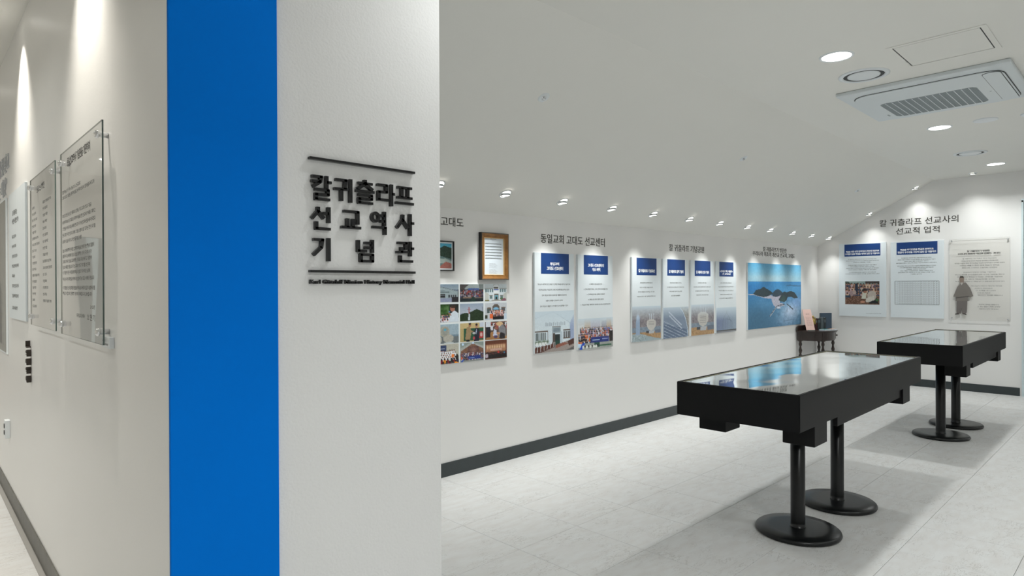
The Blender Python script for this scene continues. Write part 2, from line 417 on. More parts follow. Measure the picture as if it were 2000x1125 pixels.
baseboard('baseboard_right', (XE-.009, 1.345, 0), (XE-.0005, D-.0005, ZB))
baseboard('baseboard_left', (XL-.008, 3.0, 0), (XL-.0005, YN, ZB), 'base_grey')
t = MB().box((XE-.03, 1.30, 0), (XE+.02, 1.322, 2.62)).box((XE-.03, .28, 2.60), (XE+.02, 1.322, 2.64)).box((XE-.03, .28, 0), (XE+.02, .30, 2.62))
struct('trim_1', t, 'trim')
d1 = bevbox('door_1', (XE+.02, .30, .01), (XE+.06, 1.30, 2.60), .004, 'steel_grey'); d1['kind'] = 'structure'
MB().lathe([(0, 0), (.012, 0), (.012, .9), (0, .9)], 12, (XE-.02, .42, .6)).box((XE-.02, .41, .64), (XE+.02, .43, .66)).box((XE-.02, .41, 1.42), (XE+.02, .43, 1.44)).build('door_handle', 'chrome', d1)
# corridor end: grey double door with pale pilasters (seen only mirrored in the acrylic sheets)
d2 = bevbox('door_2', (-1.75, YN-.05, .01), (-.80, YN-.001, 2.25), .004, 'steel_grey'); d2['kind'] = 'structure'
for x in (-1.52, -1.22, -.98): bevbox('door_rail', (x-.04, YN-.07, .02), (x+.04, YN-.04, 2.24), .004, 'trim', d2)

# blue board clad over the left of the column front
bb = bevbox('blue_panel', (XL, YF-.014, 0.0), (.8491, YF-.0002, ZC-.002), .0015, 'blue')
setp(bb, 'tall saturated blue panel covering the left edge of the column, floor to ceiling', 'wall panel')

# ================================================================== LIGHTS
def lamp(kind, name, loc, power, color, parent=None, size=.1, spot=None, blend=.4, aim=None):
    l = bpy.data.lights.new(name, kind); l.energy = power; l.color = color
    if kind == 'AREA': l.shape = 'DISK'; l.size = size; l.spread = R(145)
    else: l.shadow_soft_size = size
    if spot: l.spot_size = R(spot); l.spot_blend = blend
    o = bpy.data.objects.new(name, l); COL.objects.link(o); o.location = loc
    if aim: o.rotation_euler = Vector(aim).to_track_quat('-Z', 'Y').to_euler()
    if parent: o.parent = parent
    return o
def downlight(x, y, z, label, group='large round ceiling downlights', r=.088, power=None, color=COL_ROOM):
    t = thing('downlight', label, 'ceiling light', (x, y, z), 0, group)
    MB().lathe([(r, -.001), (r+.004, -.006), (r+.014, -.005), (r+.018, 0)], 40).build('trim_ring', 'white_plastic', t)
    MB().lathe([(0, -.0035), (r*.6, -.0045), (r, -.0025), (r, 0)], 40).build('lens', 'lens', t)
    lamp('AREA', 'downlight_lamp', (0, 0, -.012), power or P_DOWN, color, t, size=.15)
    return t
big = [(4.459, 1.508, 'large lit downlight nearest the camera, left of the round air diffuser'), (7.202, 1.504, 'large lit downlight between the air conditioner and the small diffuser'),
       (9.894, 1.469, 'farthest large lit downlight, near the end wall')]
for x, y, l in big: downlight(x, y, ZC, l, power=P_DOWN*.85)
for x, y, pw, l in ((1.72, 1.5, .30, 'beside the white column'), (1.72, -1.2, 1.7, 'added fill right of the camera'), (4.46, -1.2, .70, 'added fill over the right side, nearest'), (7.2, -1.2, .70, 'added fill over the right side, middle'), (9.9, -1.2, .70, 'added fill over the right side, farthest'), (.45, -1.2, 1.7, 'added fill behind the camera')):  # all but the first are unseen downlights added as fill
    downlight(x, y, ZC, 'large lit downlight outside the picture, '+l, 'downlights outside the picture', power=P_DOWN*pw)
def spotlight(x, y, z, nrm, label, group, aim, power, ang=98, r=.042, color=(.985, 1.0, .975), blend=1.0):
    t = thing('spotlight', label, 'ceiling light', (x, y, z), 0, group)
    t.rotation_mode = 'QUATERNION'; t.rotation_quaternion = Vector(nrm).to_track_quat('-Z', 'Y')
    q = t.rotation_quaternion.inverted()
    # local -z is the room side
    MB().lathe([(r, .0), (r, -.004), (r+.005, -.006), (r+.011, -.004), (r+.012, 0)], 32).build('trim_ring', 'white_plastic', t)
    la = (q @ Vector(aim)).normalized()
    g = MB().lathe([(r*.80, .014), (r*.84, .0), (r*.81, -.002), (r*.77, .0)], 28).build('gimbal', 'ac_dark', t)  # grey colour stands for the shading above the lens
    ln = MB().lathe([(0, -.004), (r*.5, -.0035), (r*.76, .0), (r*.76, .004)], 28).build('lens', 'lens_spot', t)
    rot = la.to_track_quat('-Z', 'Y')
    for k in (g, ln): k.rotation_mode = 'QUATERNION'; k.rotation_quaternion = rot; k.location = (0, 0, -.015)
    l = lamp('SPOT', 'spotlight_lamp', tuple(Vector((0, 0, -.016))+la*.010), power, color, t, size=.03, spot=ang, blend=blend)
    l.rotation_mode = 'QUATERNION'; l.rotation_quaternion = rot
    return t
sl = Vector((0, -(ZC-ZT), -(D-YC))).normalized()   # room-side normal of the slope
sl = Vector((0, -(ZC-ZT)/math.hypot(ZC-ZT, D-YC), -(D-YC)/math.hypot(ZC-ZT, D-YC)))
def zs(y): return ZC+(ZT-ZC)*(y-YC)/(D-YC)
ordw = ['first', 'second', 'third', 'fourth', 'fifth', 'sixth', 'seventh', 'eighth', 'ninth', 'tenth', 'eleventh', 'twelfth']
sx = [2.833, 3.511, 4.211, 4.93, 5.638, 6.362, 7.058, 7.781, 8.45, 9.187, 9.886, 10.595]
over = ['half hidden by the column edge', 'above the gold framed score', 'above the left end of the church heading', 'above the right end of the church heading', 'above the gap left of the four narrow posters',
        'above the park heading', 'above the right end of the park heading', 'above the last narrow poster', 'above the gap left of the island picture', 'above the island picture centre', 'above the island picture right edge', 'in the far corner']
for k, x in enumerate(sx):
    spotlight(x, 3.71, zs(3.71), sl, f'{ordw[k]} spotlight of the long sloped row, {over[k]}', 'small spotlights along the long wall', (0, .0, -1), P_SPOT*(.5 if x > 10.3 else 1), ang=78)
spotlight(2.12, 3.71, zs(3.71), sl, 'small spotlight behind the column, not in view', 'small spotlights along the long wall', (0, .0, -1), P_SPOT*(.5 if x > 10.3 else 1), ang=78)
spotlight(10.551, 3.113, zs(3.113), sl, 'small spotlight low on the slope by the end wall', 'small spotlights along the end wall', (.12, 0, -1), P_END)
spotlight(10.572, 2.512, zs(2.512), sl, 'small spotlight high on the slope by the end wall, just below the crease', 'small spotlights along the end wall', (.12, 0, -1), P_END)
spotlight(10.478, 1.807, ZC, (0, 0, -1), 'small spotlight on the flat ceiling above the clear acrylic sheet', 'small spotlights along the end wall', (.12, 0, -1), P_END)
# spot over the column front, and the warm corridor spots
spotlight(.66, 1.72, ZC, (0, 0, -1), 'small spotlight over the blue panel, above the picture', 'spotlights above the column', (0, .1, -1), 2.2, ang=44, blend=.25)
for y, l in ((2.97, 'above the nearest acrylic sign'), (4.89, 'above the white text poster'), (6.8, 'past the portrait picture'), (8.7, 'farthest along')):
    spotlight(.37, y, ZL, (0, 0, -1), 'small warm corridor spotlight close to the left wall, '+l, 'corridor spotlights', (.10, 0, -1), P_CORR, ang=82, color=COL_WARM, blend=1.0)
for y, l in ((4.2, 'nearest'), (7.0, 'middle'), (9.6, 'farthest')):
    downlight(-.9, y, ZL, 'corridor downlight left of the picture, '+l, 'corridor downlights', power=15, color=(.99, 1, .97))

# ================================================================== CEILING FITTINGS
def sprinkler(x, y, label):
    t = thing('sprinkler', label, 'sprinkler', (x, y, zs(y)), 0, 'sprinklers on the slope')
    t.rotation_mode = 'QUATERNION'; t.rotation_quaternion = sl.to_track_quat('-Z', 'Y')
    MB().lathe([(.014, -.003), (.02, -.005), (.038, -.004), (.042, 0)], 28).build('cover_plate', 'white_plastic', t)
    MB().lathe([(0, -.016), (.010, -.015), (.012, -.012), (.004, -.010), (.004, -.004), (.014, -.002)], 16).build('sprinkler_head', 'chrome', t)
sprinkler(3.023, 2.822, 'white sprinkler rosette nearest the column on the sloped ceiling')
sprinkler(5.863, 2.832, 'white sprinkler rosette in the middle of the sloped ceiling')
sprinkler(9.052, 2.805, 'tiny white sprinkler rosette on the sloped ceiling near the end wall')
def diffuser(x, y, r, label):
    t = thing('air_diffuser', label, 'air vent', (x, y, ZC), 0, 'round air diffusers')
    MB().lathe([(r*.80, -.001), (r*.81, -.007), (r*.9, -.009), (r, -.003), (r, 0)], 48).build('outer_ring', 'white_plastic', t)
    MB().lathe([(0, -.0015), (r*.81, -.0015)], 48).build('duct_gap', 'gap', t)
    MB().lathe([(0, -.012), (r*.4, -.0115), (r*.58, -.009), (r*.64, -.005), (r*.64, -.0016)], 48).build('centre_disc', 'white_plastic', t)
diffuser(5.005, 1.508, .165, 'round white air diffuser beside the nearest large downlight')
diffuser(8.865, 1.553, .165, 'smaller looking round white air diffuser near the far downlight')
for (x, y), l in (((7.18, 1.141), 'flat round white blank cover right of the second large downlight'), ((7.22, .80), 'flat round white cover cut by the right picture edge')):
    t = MB().lathe([(0, -.008), (.085, -.008), (.095, -.005), (.095, 0)], 40).build('ceiling_cover', 'white_plastic'); t.location = (x, y, ZC)
    setp(t, l, 'ceiling cover', 'flat round ceiling covers')
# access hatch
h = thing('access_hatch', 'square flush access hatch in the ceiling behind the air conditioner', 'ceiling hatch', (4.80, .98, ZC))
w2 = .262
fr = MB()
for a, b in (((-w2, -w2), (w2, -w2+.030)), ((-w2, w2-.030), (w2, w2)), ((-w2, -w2+.030), (-w2+.030, w2-.030)), ((w2-.030, -w2+.030), (w2, w2-.030))):
    fr.box((a[0], a[1], -.004), (b[0], b[1], 0))
fr.build('hatch_frame', 'ceil', h)
MB().box((-w2+.030, -w2+.030, -.0008), (w2-.030, w2-.030, 0)).build('hatch_gap', 'gap', h)
bevbox('hatch_panel', (-w2+.037, -w2+.037, -.0035), (w2-.037, w2-.037, -.0009), .0015, 'ceil', h)
for x in (.10, .18): MB().box((x, w2-.030, -.007), (x+.03, w2-.024, -.004)).build('latch', 'ceil', h)
# air conditioner cassette
ac = thing('air_conditioner', 'white ceiling cassette air conditioner with a grey ribbed intake grille', 'air conditioner', (5.87, 1.26, ZC))
A0, A1, B0, B1 = -.54, .54, -.55, .55
o = bevbox('housing', (A0, B0, -.030), (A1, B1, 0), .012, 'ac', ac, 3)
MB().prism(roundrect(A0+.10, B0+.06, A1-.02, B1-.07, .13), 'z', -.0325, -.030).build('panel_groove', 'gap', ac)
MB().prism(roundrect(A0+.105, B0+.065, A1-.025, B1-.075, .127), 'z', -.038, -.0325).build('front_panel', 'ac', ac)
MB().prism(roundrect(A0+.125, B0+.075, A1-.06, B0+.185, .045), 'z', -.0392, -.038).build('panel_groove', 'gap', ac)
MB().prism(roundrect(A0+.129, B0+.079, A1-.064, B0+.181, .042), 'z', -.042, -.0392).build('corner_hatch', 'ac', ac)
gx0, gx1, gy0, gy1 = -.105, .435, -.285, .365
MB().prism(roundrect(gx0, gy0, gx1, gy1, .05), 'z', -.0392, -.038).build('intake_recess', 'ac_dark', ac)
fine = MB()
n = 26
for i in range(1, n):
    x = gx0+(gx1-gx0)*i/n; e = .02 if (i < 3 or i > n-3) else .004
    fine.box((x-.0032, gy0+e, -.0408), (x+.0032, gy1-e, -.0392))
o = fine.build('fine_slats', 'ac_dark', ac); o['kind'] = 'stuff'
for i in range(13):
    y = gy0+.045+(gy1-gy0-.09)*i/12
    MB().box((gx0+.004, y-.0026, -.0415), (gx1-.004, y+.0026, -.0392)).build('grille_rib', 'ac', ac)
MB().lathe([(0, -.0395), (.006, -.0395), (.006, -.038)], 12, (.12, -.34, 0)).build('panel_screw', 'ac_dark', ac)
bevbox('indicator', (.30, .40, -.0395), (.36, .415, -.0378), .0006, 'ac_dark', ac)

# ================================================================== COLUMN SIGN
sign = thing('wall_sign', 'black raised Korean lettering sign between two bars on the white column', 'sign', (0, YF, 0))
TH = .014; SO = .006
def sbar(x0, x1, z, nm='rule_bar'):
    bevbox(nm, (x0, -SO-.012, z-.0042), (x1, -.0005, z+.0042), .0006, 'letter', sign, 1)
sbar(.956, 1.3715, 1.9235); sbar(.956, 1.3715, 1.5525)
GL = {
 'k': ((.963, 1.035, 1.788, 1.872), [(3,8,55,8),(49,5,44,30),(44,28,8,48),(0,27,47,27),(76,2,76,55),(76,27,100,27),(17,58,88,58),(82,56,82,80),(17,77,88,77),(24,74,24,99),(17,96,92,96)]),
 'g': ((1.045, 1.113, 1.789, 1.87), [(8,8,70,8),(63,5,58,46),(0,47,76,45),(40,47,40,96),(91,0,91,100)]),
 'c': ((1.127, 1.20, 1.79, 1.874), [(50,0,50,14),(12,15,90,15),(52,15,10,40),(50,18,92,40),(0,48,100,48),(12,63,90,63),(84,61,84,82),(12,79,90,79),(18,76,18,98),(12,96,92,96)]),
 'r': ((1.212, 1.285, 1.791, 1.87), [(0,8,58,8),(52,5,52,42),(4,39,58,39),(9,36,9,76),(2,74,64,74),(82,0,82,100),(82,44,100,44)]),
 'p': ((1.29, 1.368, 1.801, 1.869), [(10,8,90,8),(33,8,34,62),(68,8,67,62),(8,62,92,62),(0,92,100,92)]),
 's': ((.962, 1.031, 1.689, 1.767), [(36,2,36,24),(37,18,4,52),(35,20,66,50),(60,28,90,28),(91,0,91,68),(27,64,27,96),(20,94,100,94)]),
 'y': ((1.071, 1.146, 1.699, 1.764), [(12,8,90,8),(84,4,84,74),(32,45,32,92),(60,45,60,92),(0,92,100,92)]),
 'e': ((1.182, 1.25, 1.686, 1.769), [(88,0,88,62),(60,18,88,18),(60,42,88,42),(15,69,98,69),(91,66,91,100)]),
 'a': ((1.291, 1.369, 1.688, 1.769), [(38,5,37,30),(38,26,4,66),(36,30,66,66),(79,0,79,100),(79,42,100,42)]),
 'i': ((.966, 1.031, 1.586, 1.664), [(5,9,62,9),(55,5,48,44),(50,40,6,74),(90,0,90,100)]),
 'n': ((1.13, 1.197, 1.587, 1.666), [(9,4,9,56),(3,51,58,51),(46,15,90,15),(46,36,90,36),(92,0,92,58),(20,67,98,67),(24,64,24,100),(92,64,92,100),(20,96,98,96)]),
 'w': ((1.292, 1.368, 1.589, 1.667), [(8,8,62,8),(56,5,52,40),(29,27,29,54),(0,52,70,50),(80,0,80,70),(80,33,100,33),(22,67,22,97),(15,94,94,94)]),
}
W_ = .0108
for key, ((x0, x1, z0, z1), st) in GL.items():
    mb = MB()
    X = lambda u: x0+(x1-x0)*u/100
    Z = lambda v: z1-(z1-z0)*v/100
    for (a, b, c, d) in st:
        horiz = abs(b-d)*(z1-z0) < abs(a-c)*(x1-x0)*.3
        mb.bar((X(a), Z(b)), (X(c), Z(d)), W_*(.86 if horiz else 1.06), TH-.0005, -TH)
    if key == 'e':
        cx, cz, rx, rz = X(33), Z(26), .0185, .0195; n = 28; t_ = .0102
        o_ = [(cx+rx*math.cos(2*PI*i/n), cz+rz*math.sin(2*PI*i/n)) for i in range(n)]
        i_ = [(cx+(rx-t_)*math.cos(2*PI*i/n), cz+(rz-t_*.9)*math.sin(2*PI*i/n)) for i in range(n)]
        v = [(a, -TH, b) for a, b in o_]+[(a, -TH, b) for a, b in i_]+[(a, -.0005, b) for a, b in o_]+[(a, -.0005, b) for a, b in i_]
        f = []
        for i in range(n):
            j = (i+1) % n; f += [(i, j, n+j, n+i), (2*n+i, 3*n+i, 3*n+j, 2*n+j), (i, 2*n+i, 2*n+j, j), (n+i, n+j, 3*n+j, 3*n+i)]
        mb.add(v, f)
    mb.build('letter', 'letter', sign)
text('english_line', 'Karl Gützlaff Mission History Memorial Hall', (.958, 1.5065, 1.3715, 1.525), 'letter', sign, off=.016, depth=.010, y=-.006, res=3)

# ================================================================== WALL LETTERING
def lettering(name, label, lines, loc, rz, mt='head_letter', off=.005, depth=.0022):
    t = thing(name, label, 'lettering', loc, rz)
    for b_, x0, z0, x1, z1 in lines:
        text('letters', b_, (x0, z0, x1, z1), mt, t, y=-depth*.6, off=off, depth=depth, res=3)
    return t
lettering('wall_heading', 'dark heading cut by the column, above the small framed photo', [('고대도', 3.034, 1.978, 3.264, 2.052)], (0, D, 0), 0)
lettering('wall_heading', 'dark one line heading above the pair of church posters', [('동일교회 고대도 선교센터', 4.175, 1.896, 5.119, 1.981)], (0, D, 0), 0)
lettering('wall_heading', 'dark one line heading above the four narrow posters', [('칼 귀츨라프 기념공원', 6.318, 1.900, 7.105, 1.979)], (0, D, 0), 0)
lettering('wall_heading', 'dark two line heading above the island picture', [('칼 귀츨라프가 방문한', 8.748, 1.984, 9.548, 2.050), ('우리나라 최초의 개신교 선교지, 고대도', 8.428, 1.908, 9.849, 1.978)], (0, D, 0), 0)
# end wall: local x runs from the left (high y) to the right; local x = YE0 - y
YE0 = 3.0
lettering('wall_heading', 'two line heading high on the end wall above the posters', [('칼 귀츨라프 선교사의', YE0-3.03, 2.388, YE0-2.026, 2.492), ('선교적 업적', YE0-2.808, 2.256, YE0-2.253, 2.354)], (XE, YE0, 0), -PI/2)

# ================================================================== POSTERS
def poster(label, loc, rz, w_, h_, group=None, t=.022):
    p_ = thing('poster', label, 'poster', loc, rz, group)
    bevbox('board', (0, -t, 0), (w_, -.0006, h_), .001, 'board', p_, 1)
    return p_
T = .022
SKIN = (.80, .62, .52)
FADE = (.80, .86, .90)
def church():
    c = Pic(96, 66, FADE)
    c.poly([(.0, .20), (.45, .02), (.88, .32), (.88, 1), (0, 1)], (.84, .89, .92))
    c.vgrad(.0, .0001, FADE, FADE)
    c.poly([(.88, .32), (1, .1), (1, 1), (.9, 1)], (.62, .68, .80))
    c.line(.45, .02, .90, .32, .015, (.70, .76, .80)); c.line(0, .17, .45, .03, .012, (.72, .78, .82))
    for i in range(11): c.rect(.26+i*.047, .27+.02*(i % 2), .29+i*.047, .36, (.66, .71, .75))
    c.rect(.43, .38, .65, .55, (.62, .67, .70)); c.rect(.43, .375, .65, .40, (.42, .36, .32)); c.rect(.46, .42, .62, .52, (.50, .56, .60))
    c.rect(.44, .55, .50, .92, (.34, .30, .28)); c.rect(.50, .58, .62, .86, (.14, .18, .18)); c.rect(.50, .72, .62, .86, (.10, .28, .24)); c.rect(.62, .52, .69, .82, (.74, .80, .84))
    for x in (.02, .11, .20): c.rect(x, .52, x+.075, .70, (.45, .49, .50)); c.rect(x+.03, .52, x+.037, .70, (.85, .9, .9))
    c.rect(0, .47, .32, .50, (.40, .34, .30)); c.rect(.31, .48, .325, .76, (.38, .33, .3))
    for x in (.72, .77, .82, .865): c.rect(x, .52, x+.03, .66, (.24, .22, .22))
    c.rect(.71, .475, .90, .50, (.36, .30, .27)); c.rect(.71, .67, .90, .69, (.36, .30, .27))
    for i in range(9): c.soft(.03+i*.035, .74+.02*math.sin(i*2), .03, .03, (.30, .38, .26), .8)
    for i in range(4): c.rect(.03+i*.07, .75, .085+i*.07, .82, (.90, .92, .92))
    c.poly([(0, .98), (.5, .84), (.88, .74), (1, .78), (1, 1), (0, 1)], (.62, .58, .56))
    c.poly([(0, .86), (.46, .80), (.50, .88), (.1, 1), (0, 1)], (.34, .20, .16)); c.poly([(.5, .84), (.72, .78), (.86, .82), (.52, .92)], (.58, .36, .30))
    for i in range(12): c.line(.02+i*.04, .99-i*.011, .03+i*.04, .83-i*.006, .012, (.85, .85, .85) if i % 2 else (.40, .22, .17))
    c.poly([(.82, .76), (1, .70), (1, .84), (.86, .88)], (.32, .20, .17)); c.poly([(.80, .98), (1, .90), (1, 1), (.75, 1)], (.38, .38, .38)); c.rect(.49, .76, .51, .92, (.5, .5, .5))
    c.noise(.03, 1.2); return c.fade(-.02, .42, FADE)
def group_hall():
    c = Pic(96, 60, (.80, .78, .76)); c.rect(.18, .0, .34, .45, (.78, .68, .58)); c.rect(.34, 0, .62, .5, (.72, .69, .74)); c.rect(.80, 0, .95, .45, (.74, .62, .50)); c.rect(.66, .1, .8, .5, (.58, .56, .60))
    c.rect(0, .22, .17, .5, (.84, .84, .84)); c.rect(.10, .27, .14, .62, (.78, .62, .42))
    c.crowd(.05, .30, 1.0, .72, 6, 26, [(.85, .86, .9), (.3, .3, .35), (.62, .55, .7), (.18, .18, .22), (.75, .42, .35), (.8, .8, .85), (.4, .45, .7)])
    c.crowd(.0, .50, .35, .80, 3, 9, [(.15, .15, .18), (.2, .2, .3), (.9, .45, .2), (.8, .82, .85)])
    c.rect(.35, .62, .88, .80, (.16, .22, .50)); c.rect(.40, .70, .60, .73, (.6, .7, .85)); c.rect(.68, .68, .84, .71, (.55, .6, .8)); c.rect(.89, .45, 1, .95, (.16, .14, .14))
    c.rect(0, .80, 1, 1, (.62, .64, .62)); c.rect(.45, .80, .60, .95, (.15, .32, .27)); c.poly([(.03, .98), (.12, .78), (.2, .78), (.1, 1)], (.10, .30, .75)); c.rect(.6, .88, .95, .93, (.25, .42, .33)); c.poly([(0, .8), (.09, .8), (.07, .92), (0, .92)], (.75, .86, .95))
    for x in (.14, .24, .34, .44, .5): c.ell(x, .92, .03, .05, (.88, .9, .88)); c.ell(x+.05, .9, .02, .04, (.18, .16, .16))
    c.noise(.06, 1); return c.fade(0, .42, FADE)
def park(two):
    c = Pic(70, 62 if two else 60, FADE); c.rect(0, .0, 1, .62, (.52, .50, .52)); c.noise(.09, 2.0, 0, .1, 1, .62)
    for i in range(24): c.line(c.rs.rand(), .1, c.rs.rand(), .62, .006, (.64, .60, .58), .5)
    c.rect(0, .60, 1, .74, (.50, .56, .62)); c.noise(.05, 3, 0, .6, 1, .74)
    c.rect(0, .74, 1, 1, (.68, .55, .40)); c.noise(.08, 1.5, 0, .74, 1, 1)
    if two:
        c.poly([(.0, .78), (.3, .78), (.55, .86), (.78, .92), (1, .96), (1, 1), (0, 1)], (.62, .68, .70)); c.noise(.12, 1.3, 0, .80, .45, 1)
        c.poly([(.14, .30), (.20, .24), (.25, .30), (.26, .80), (.12, .80)], (.60, .68, .78)); c.soft(.19, .3, .05, .1, (.78, .84, .92), .7)
        cx, cy, s_ = .66, .56, .78
    else: cx, cy, s_ = .52, .50, 1.15
    for dx in (-.08, 0, .09): c.line(cx+dx*s_, cy-.18*s_, cx+(dx*1.15)*s_, cy-.42*s_, .022, (.80, .84, .88), .8)
    c.poly([(cx-.20*s_, cy-.16*s_), (cx-.10*s_, cy-.22*s_), (cx+.08*s_, cy-.22*s_), (cx+.20*s_, cy-.15*s_), (cx+.20*s_, cy+.02*s_), (cx+.10*s_, cy+.16*s_), (cx-.02*s_, cy+.20*s_), (cx-.14*s_, cy+.14*s_), (cx-.22*s_, cy-.02*s_)], (.76, .75, .73))
    for i in range(3 if two else 5): c.rect(cx-.13*s_, cy-(.13-.05*i)*s_, cx+.11*s_, cy-(.115-.05*i)*s_, (.50, .50, .50), .7)
    c.poly([(cx-.1*s_, cy+.20*s_), (cx+.14*s_, cy+.18*s_), (cx+.10*s_, cy+.30*s_), (cx-.12*s_, cy+.30*s_)], (.70, .72, .74)); c.rect(cx-.24*s_, cy+.2*s_, cx-.12*s_, cy+.28*s_, (.26, .28, .30)); c.rect(cx+.16*s_, cy+.18*s_, cx+.42*s_, cy+.30*s_, (.42, .46, .52))
    c.noise(.03, 1); return c.fade(.0, .42, FADE)
def stone_close():
    c = Pic(76, 66, (.55, .54, .52)); c.noise(.1, 2)
    c.poly([(-.1, -.1), (.62, .0), (.78, .20), (.88, .45), (.94, .72), (.96, 1.1), (-.1, 1.1)], (.50, .56, .64)); c.vgrad(2, 3, FADE, FADE)
    c.poly([(0, .5), (.9, .75), (.95, 1), (0, 1)], (.33, .40, .50), .7)
    for p0, p1 in (((.62, 0), (.78, .2)), ((.78, .2), (.88, .45)), ((.88, .45), (.94, .72)), ((.94, .72), (.96, 1))): c.line(*p0, *p1, .016, (.80, .86, .92))
    for r_ in range(2):
        for i in range(9): c.line(.22+i*.055+r_*.02, .16+r_*.12+i*.05, .25+i*.055+r_*.02, .19+r_*.12+i*.05, .04, (.80, .83, .88), .75)
    for r_ in range(6):
        for i in range(20): c.line(.04+i*.046, .45+r_*.10+i*.022, .065+i*.046, .46+r_*.10+i*.022, .018 if c.rs.rand() > .3 else .03, (.78, .81, .86), .65)
    c.noise(.03, 1); return c.fade(-.05, .35, FADE)
def sketch():
    c = Pic(76, 66, (.62, .69, .74)); c.soft(0, .6, .8, .7, (.42, .47, .60), .8); c.rect(0, .90, 1, .935, (.30, .32, .33)); c.rect(0, .93, 1, 1, (.50, .46, .42), .5)
    for dx in (-.16, -.06, .03, .12, .2): c.line(.5+dx, .88, .5+dx, .36+abs(dx)*1.2, .014, (.46, .52, .56), .8)
    for (a, b, e, f) in ((.34, .45, .5, .22), (.5, .22, .64, .42), (.3, .62, .34, .45), (.5, .46, .74, .54), (.64, .42, .72, .6), (.5, .14, .5, .26), (.3, .62, .3, .88), (.74, .54, .74, .88), (.80, .6, .82, .88)): c.line(a, b, e, f, .014, (.40, .46, .50), .8)
    c.noise(.03, 1); return c.fade(0, .5, FADE)
def header(p_, w_, h_, x0, x1, z0, z1, title, tboxes, off=.03):
    o = MB().box((x0, -T-.0006, z0), (x1, -T+.0002, z1)).build('title_block', 'navy', p_)
    text_lines('title_text', [(s_, *b_) for s_, b_ in zip(title, tboxes)], 'white_ink', p_, -T-.0012, off=off)
def cen(lines, cx, ztop, dz, hh, widths):
    return [(s_, cx-w_/2, ztop-i*dz-hh, cx+w_/2, ztop-i*dz) for i, (s_, w_) in enumerate(zip(lines, widths))]
zb0 = .895; HP = .910
GR1 = 'pair of church posters on the long wall'
w_ = .54
p_ = poster('white poster with a white church front, left one of the church pair', (4.070, D, zb0), 0, w_, HP, GR1)
header(p_, w_, HP, .084, .468, .718, .908, ['동일교회', '고대도 선교센터'], [(.205, .796, .33, .826), (.16, .752, .385, .786)])
text_lines('body_text', cen(["하나님이 사랑하신 섬 '고대도'가 간직한 역사를 계승하고 알리고자,", "대구동일교회는 '동일교회 고대도 선교센터'를 운영하고 있다.", '한국 개신교 최초의 선교사 칼 귀츨라프 선교사의', '유품과 관계들이 전시되어 있으며,', '한국 개신교의 출발과 그 역사를 한 눈에 살펴볼 수 있다.'], .262, .630, .050, .0155, [.45, .42, .34, .235, .385]), 'ink', p_, -T-.0008)
church().build('printed_photo', .001, .0, w_-.001, .375, -T-.0006, p_)
p_ = poster('white poster with a crowd behind a blue banner, right one of the church pair', (4.671, D, zb0-.013), 0, .550, HP+.013, GR1)
header(p_, .55, HP, .088, .472, .731, .921, ['고대도 선교센터의', '개소 목적'], [(.150, .806, .402, .840), (.215, .764, .345, .798)])
text_lines('body_text', cen(['1. 고대도의 선교 유산의 전승', '2. 한국의 첫번의 역사와, 그리고 연약한 선교사들의 헌신', '3. 한국최초선교 제2 선교지의 고대도전', '4. 고대도 선교 유적의 발전의 활성화', '5. 동일교회 부설, 국제기독 아카데미 선교역사 비전센터로 활용'], .275, .645, .0505, .0155, [.20, .38, .28, .25, .47]), 'ink', p_, -T-.0008)
group_hall().build('printed_photo', .001, .0, .549, .30, -T-.0006, p_)
GR2 = 'four narrow park posters'
four = [(5.558, .548, '칼 귀츨라프 기념공원', 'narrow poster with a pale standing stone and a heart shaped monument, first of four', [.235, .25, .31, .36], lambda: park(True), ['대구동일교회의 신앙고백과 신념으로', '하나의 이야기를 한 마음을 전하고자', '한국의 칼 귀츨라프의 선교정신을 기리기 위해', '기념공원을 건립하고, 매년 기념행사를 진행하고 있다.'], .45),
        (6.156, .548, '칼 귀츨라프 업적 기념비', 'narrow poster with a close view of carved blue grey stone, second of four', [.25, .36, .27, .19], stone_close, ['총신대학교 칼 귀츨라프 연구회는', '칼 귀츨라프 선교사의 업적을 알리기 위해 돌로 만들어', '세워 선교사를 기념하며 정신을 기렸다.', '돌은 고대도 앞에 세워졌다.'], .42),
        (6.758, .545, '칼 귀츨라프 선교 기념비', 'narrow poster with a large heart shaped monument close up, third of four', [.20, .41, .33, .30], lambda: park(False), ['칼 귀츨라프의 방문한 기념비,', '한국에 최초의 선교사로 칼 귀츨라프 선교사의 공로를 기념하며,', '칼 귀츨라프 선교사가 타고 온 배의 모형을', '기념비에 새겨서, 고대도 마을에 세웠다.'], .44),
        (7.368, .530, '', 'narrow poster with a faint grey line drawing of a building, last of four', [.30, .40, .39, .32, .36], sketch, ['교회의 정신과 미래의 비전을 담아', '복음으로 세상을 향한 선교의 사명을 감당하고자 한다', '하나님의 사람을 키우는 교육의 현장으로', '고대도의 선교의 역사적인 장소에', '대구동일교회가 세웠다 선교센터이다.'], .38)]
for x, ww, ti, lab, wd, pic, bl, ph in four:
    p_ = poster(lab, (x, D, .900), 0, ww, .905, GR2)
    if ti: header(p_, ww, .9, .085, ww-.083, .715, .902, [ti], [(.118, .745, ww-.118, .781)], .04)
    else: header(p_, ww, .9, .080, ww-.077, .715, .902, ['<도시와 가족, 배움터>', '(구) 삼덕교육관'], [(.095, .763, ww-.095, .797), (.15, .733, ww-.15, .760)], .04)
    text_lines('body_text', cen(bl, ww/2-.01, .640, .049, .015, wd), 'ink_grey', p_, -T-.0008)
    q = pic(); q.build('printed_photo', .001, 0, ww-.001, ph*.84, -T-.0006, p_)

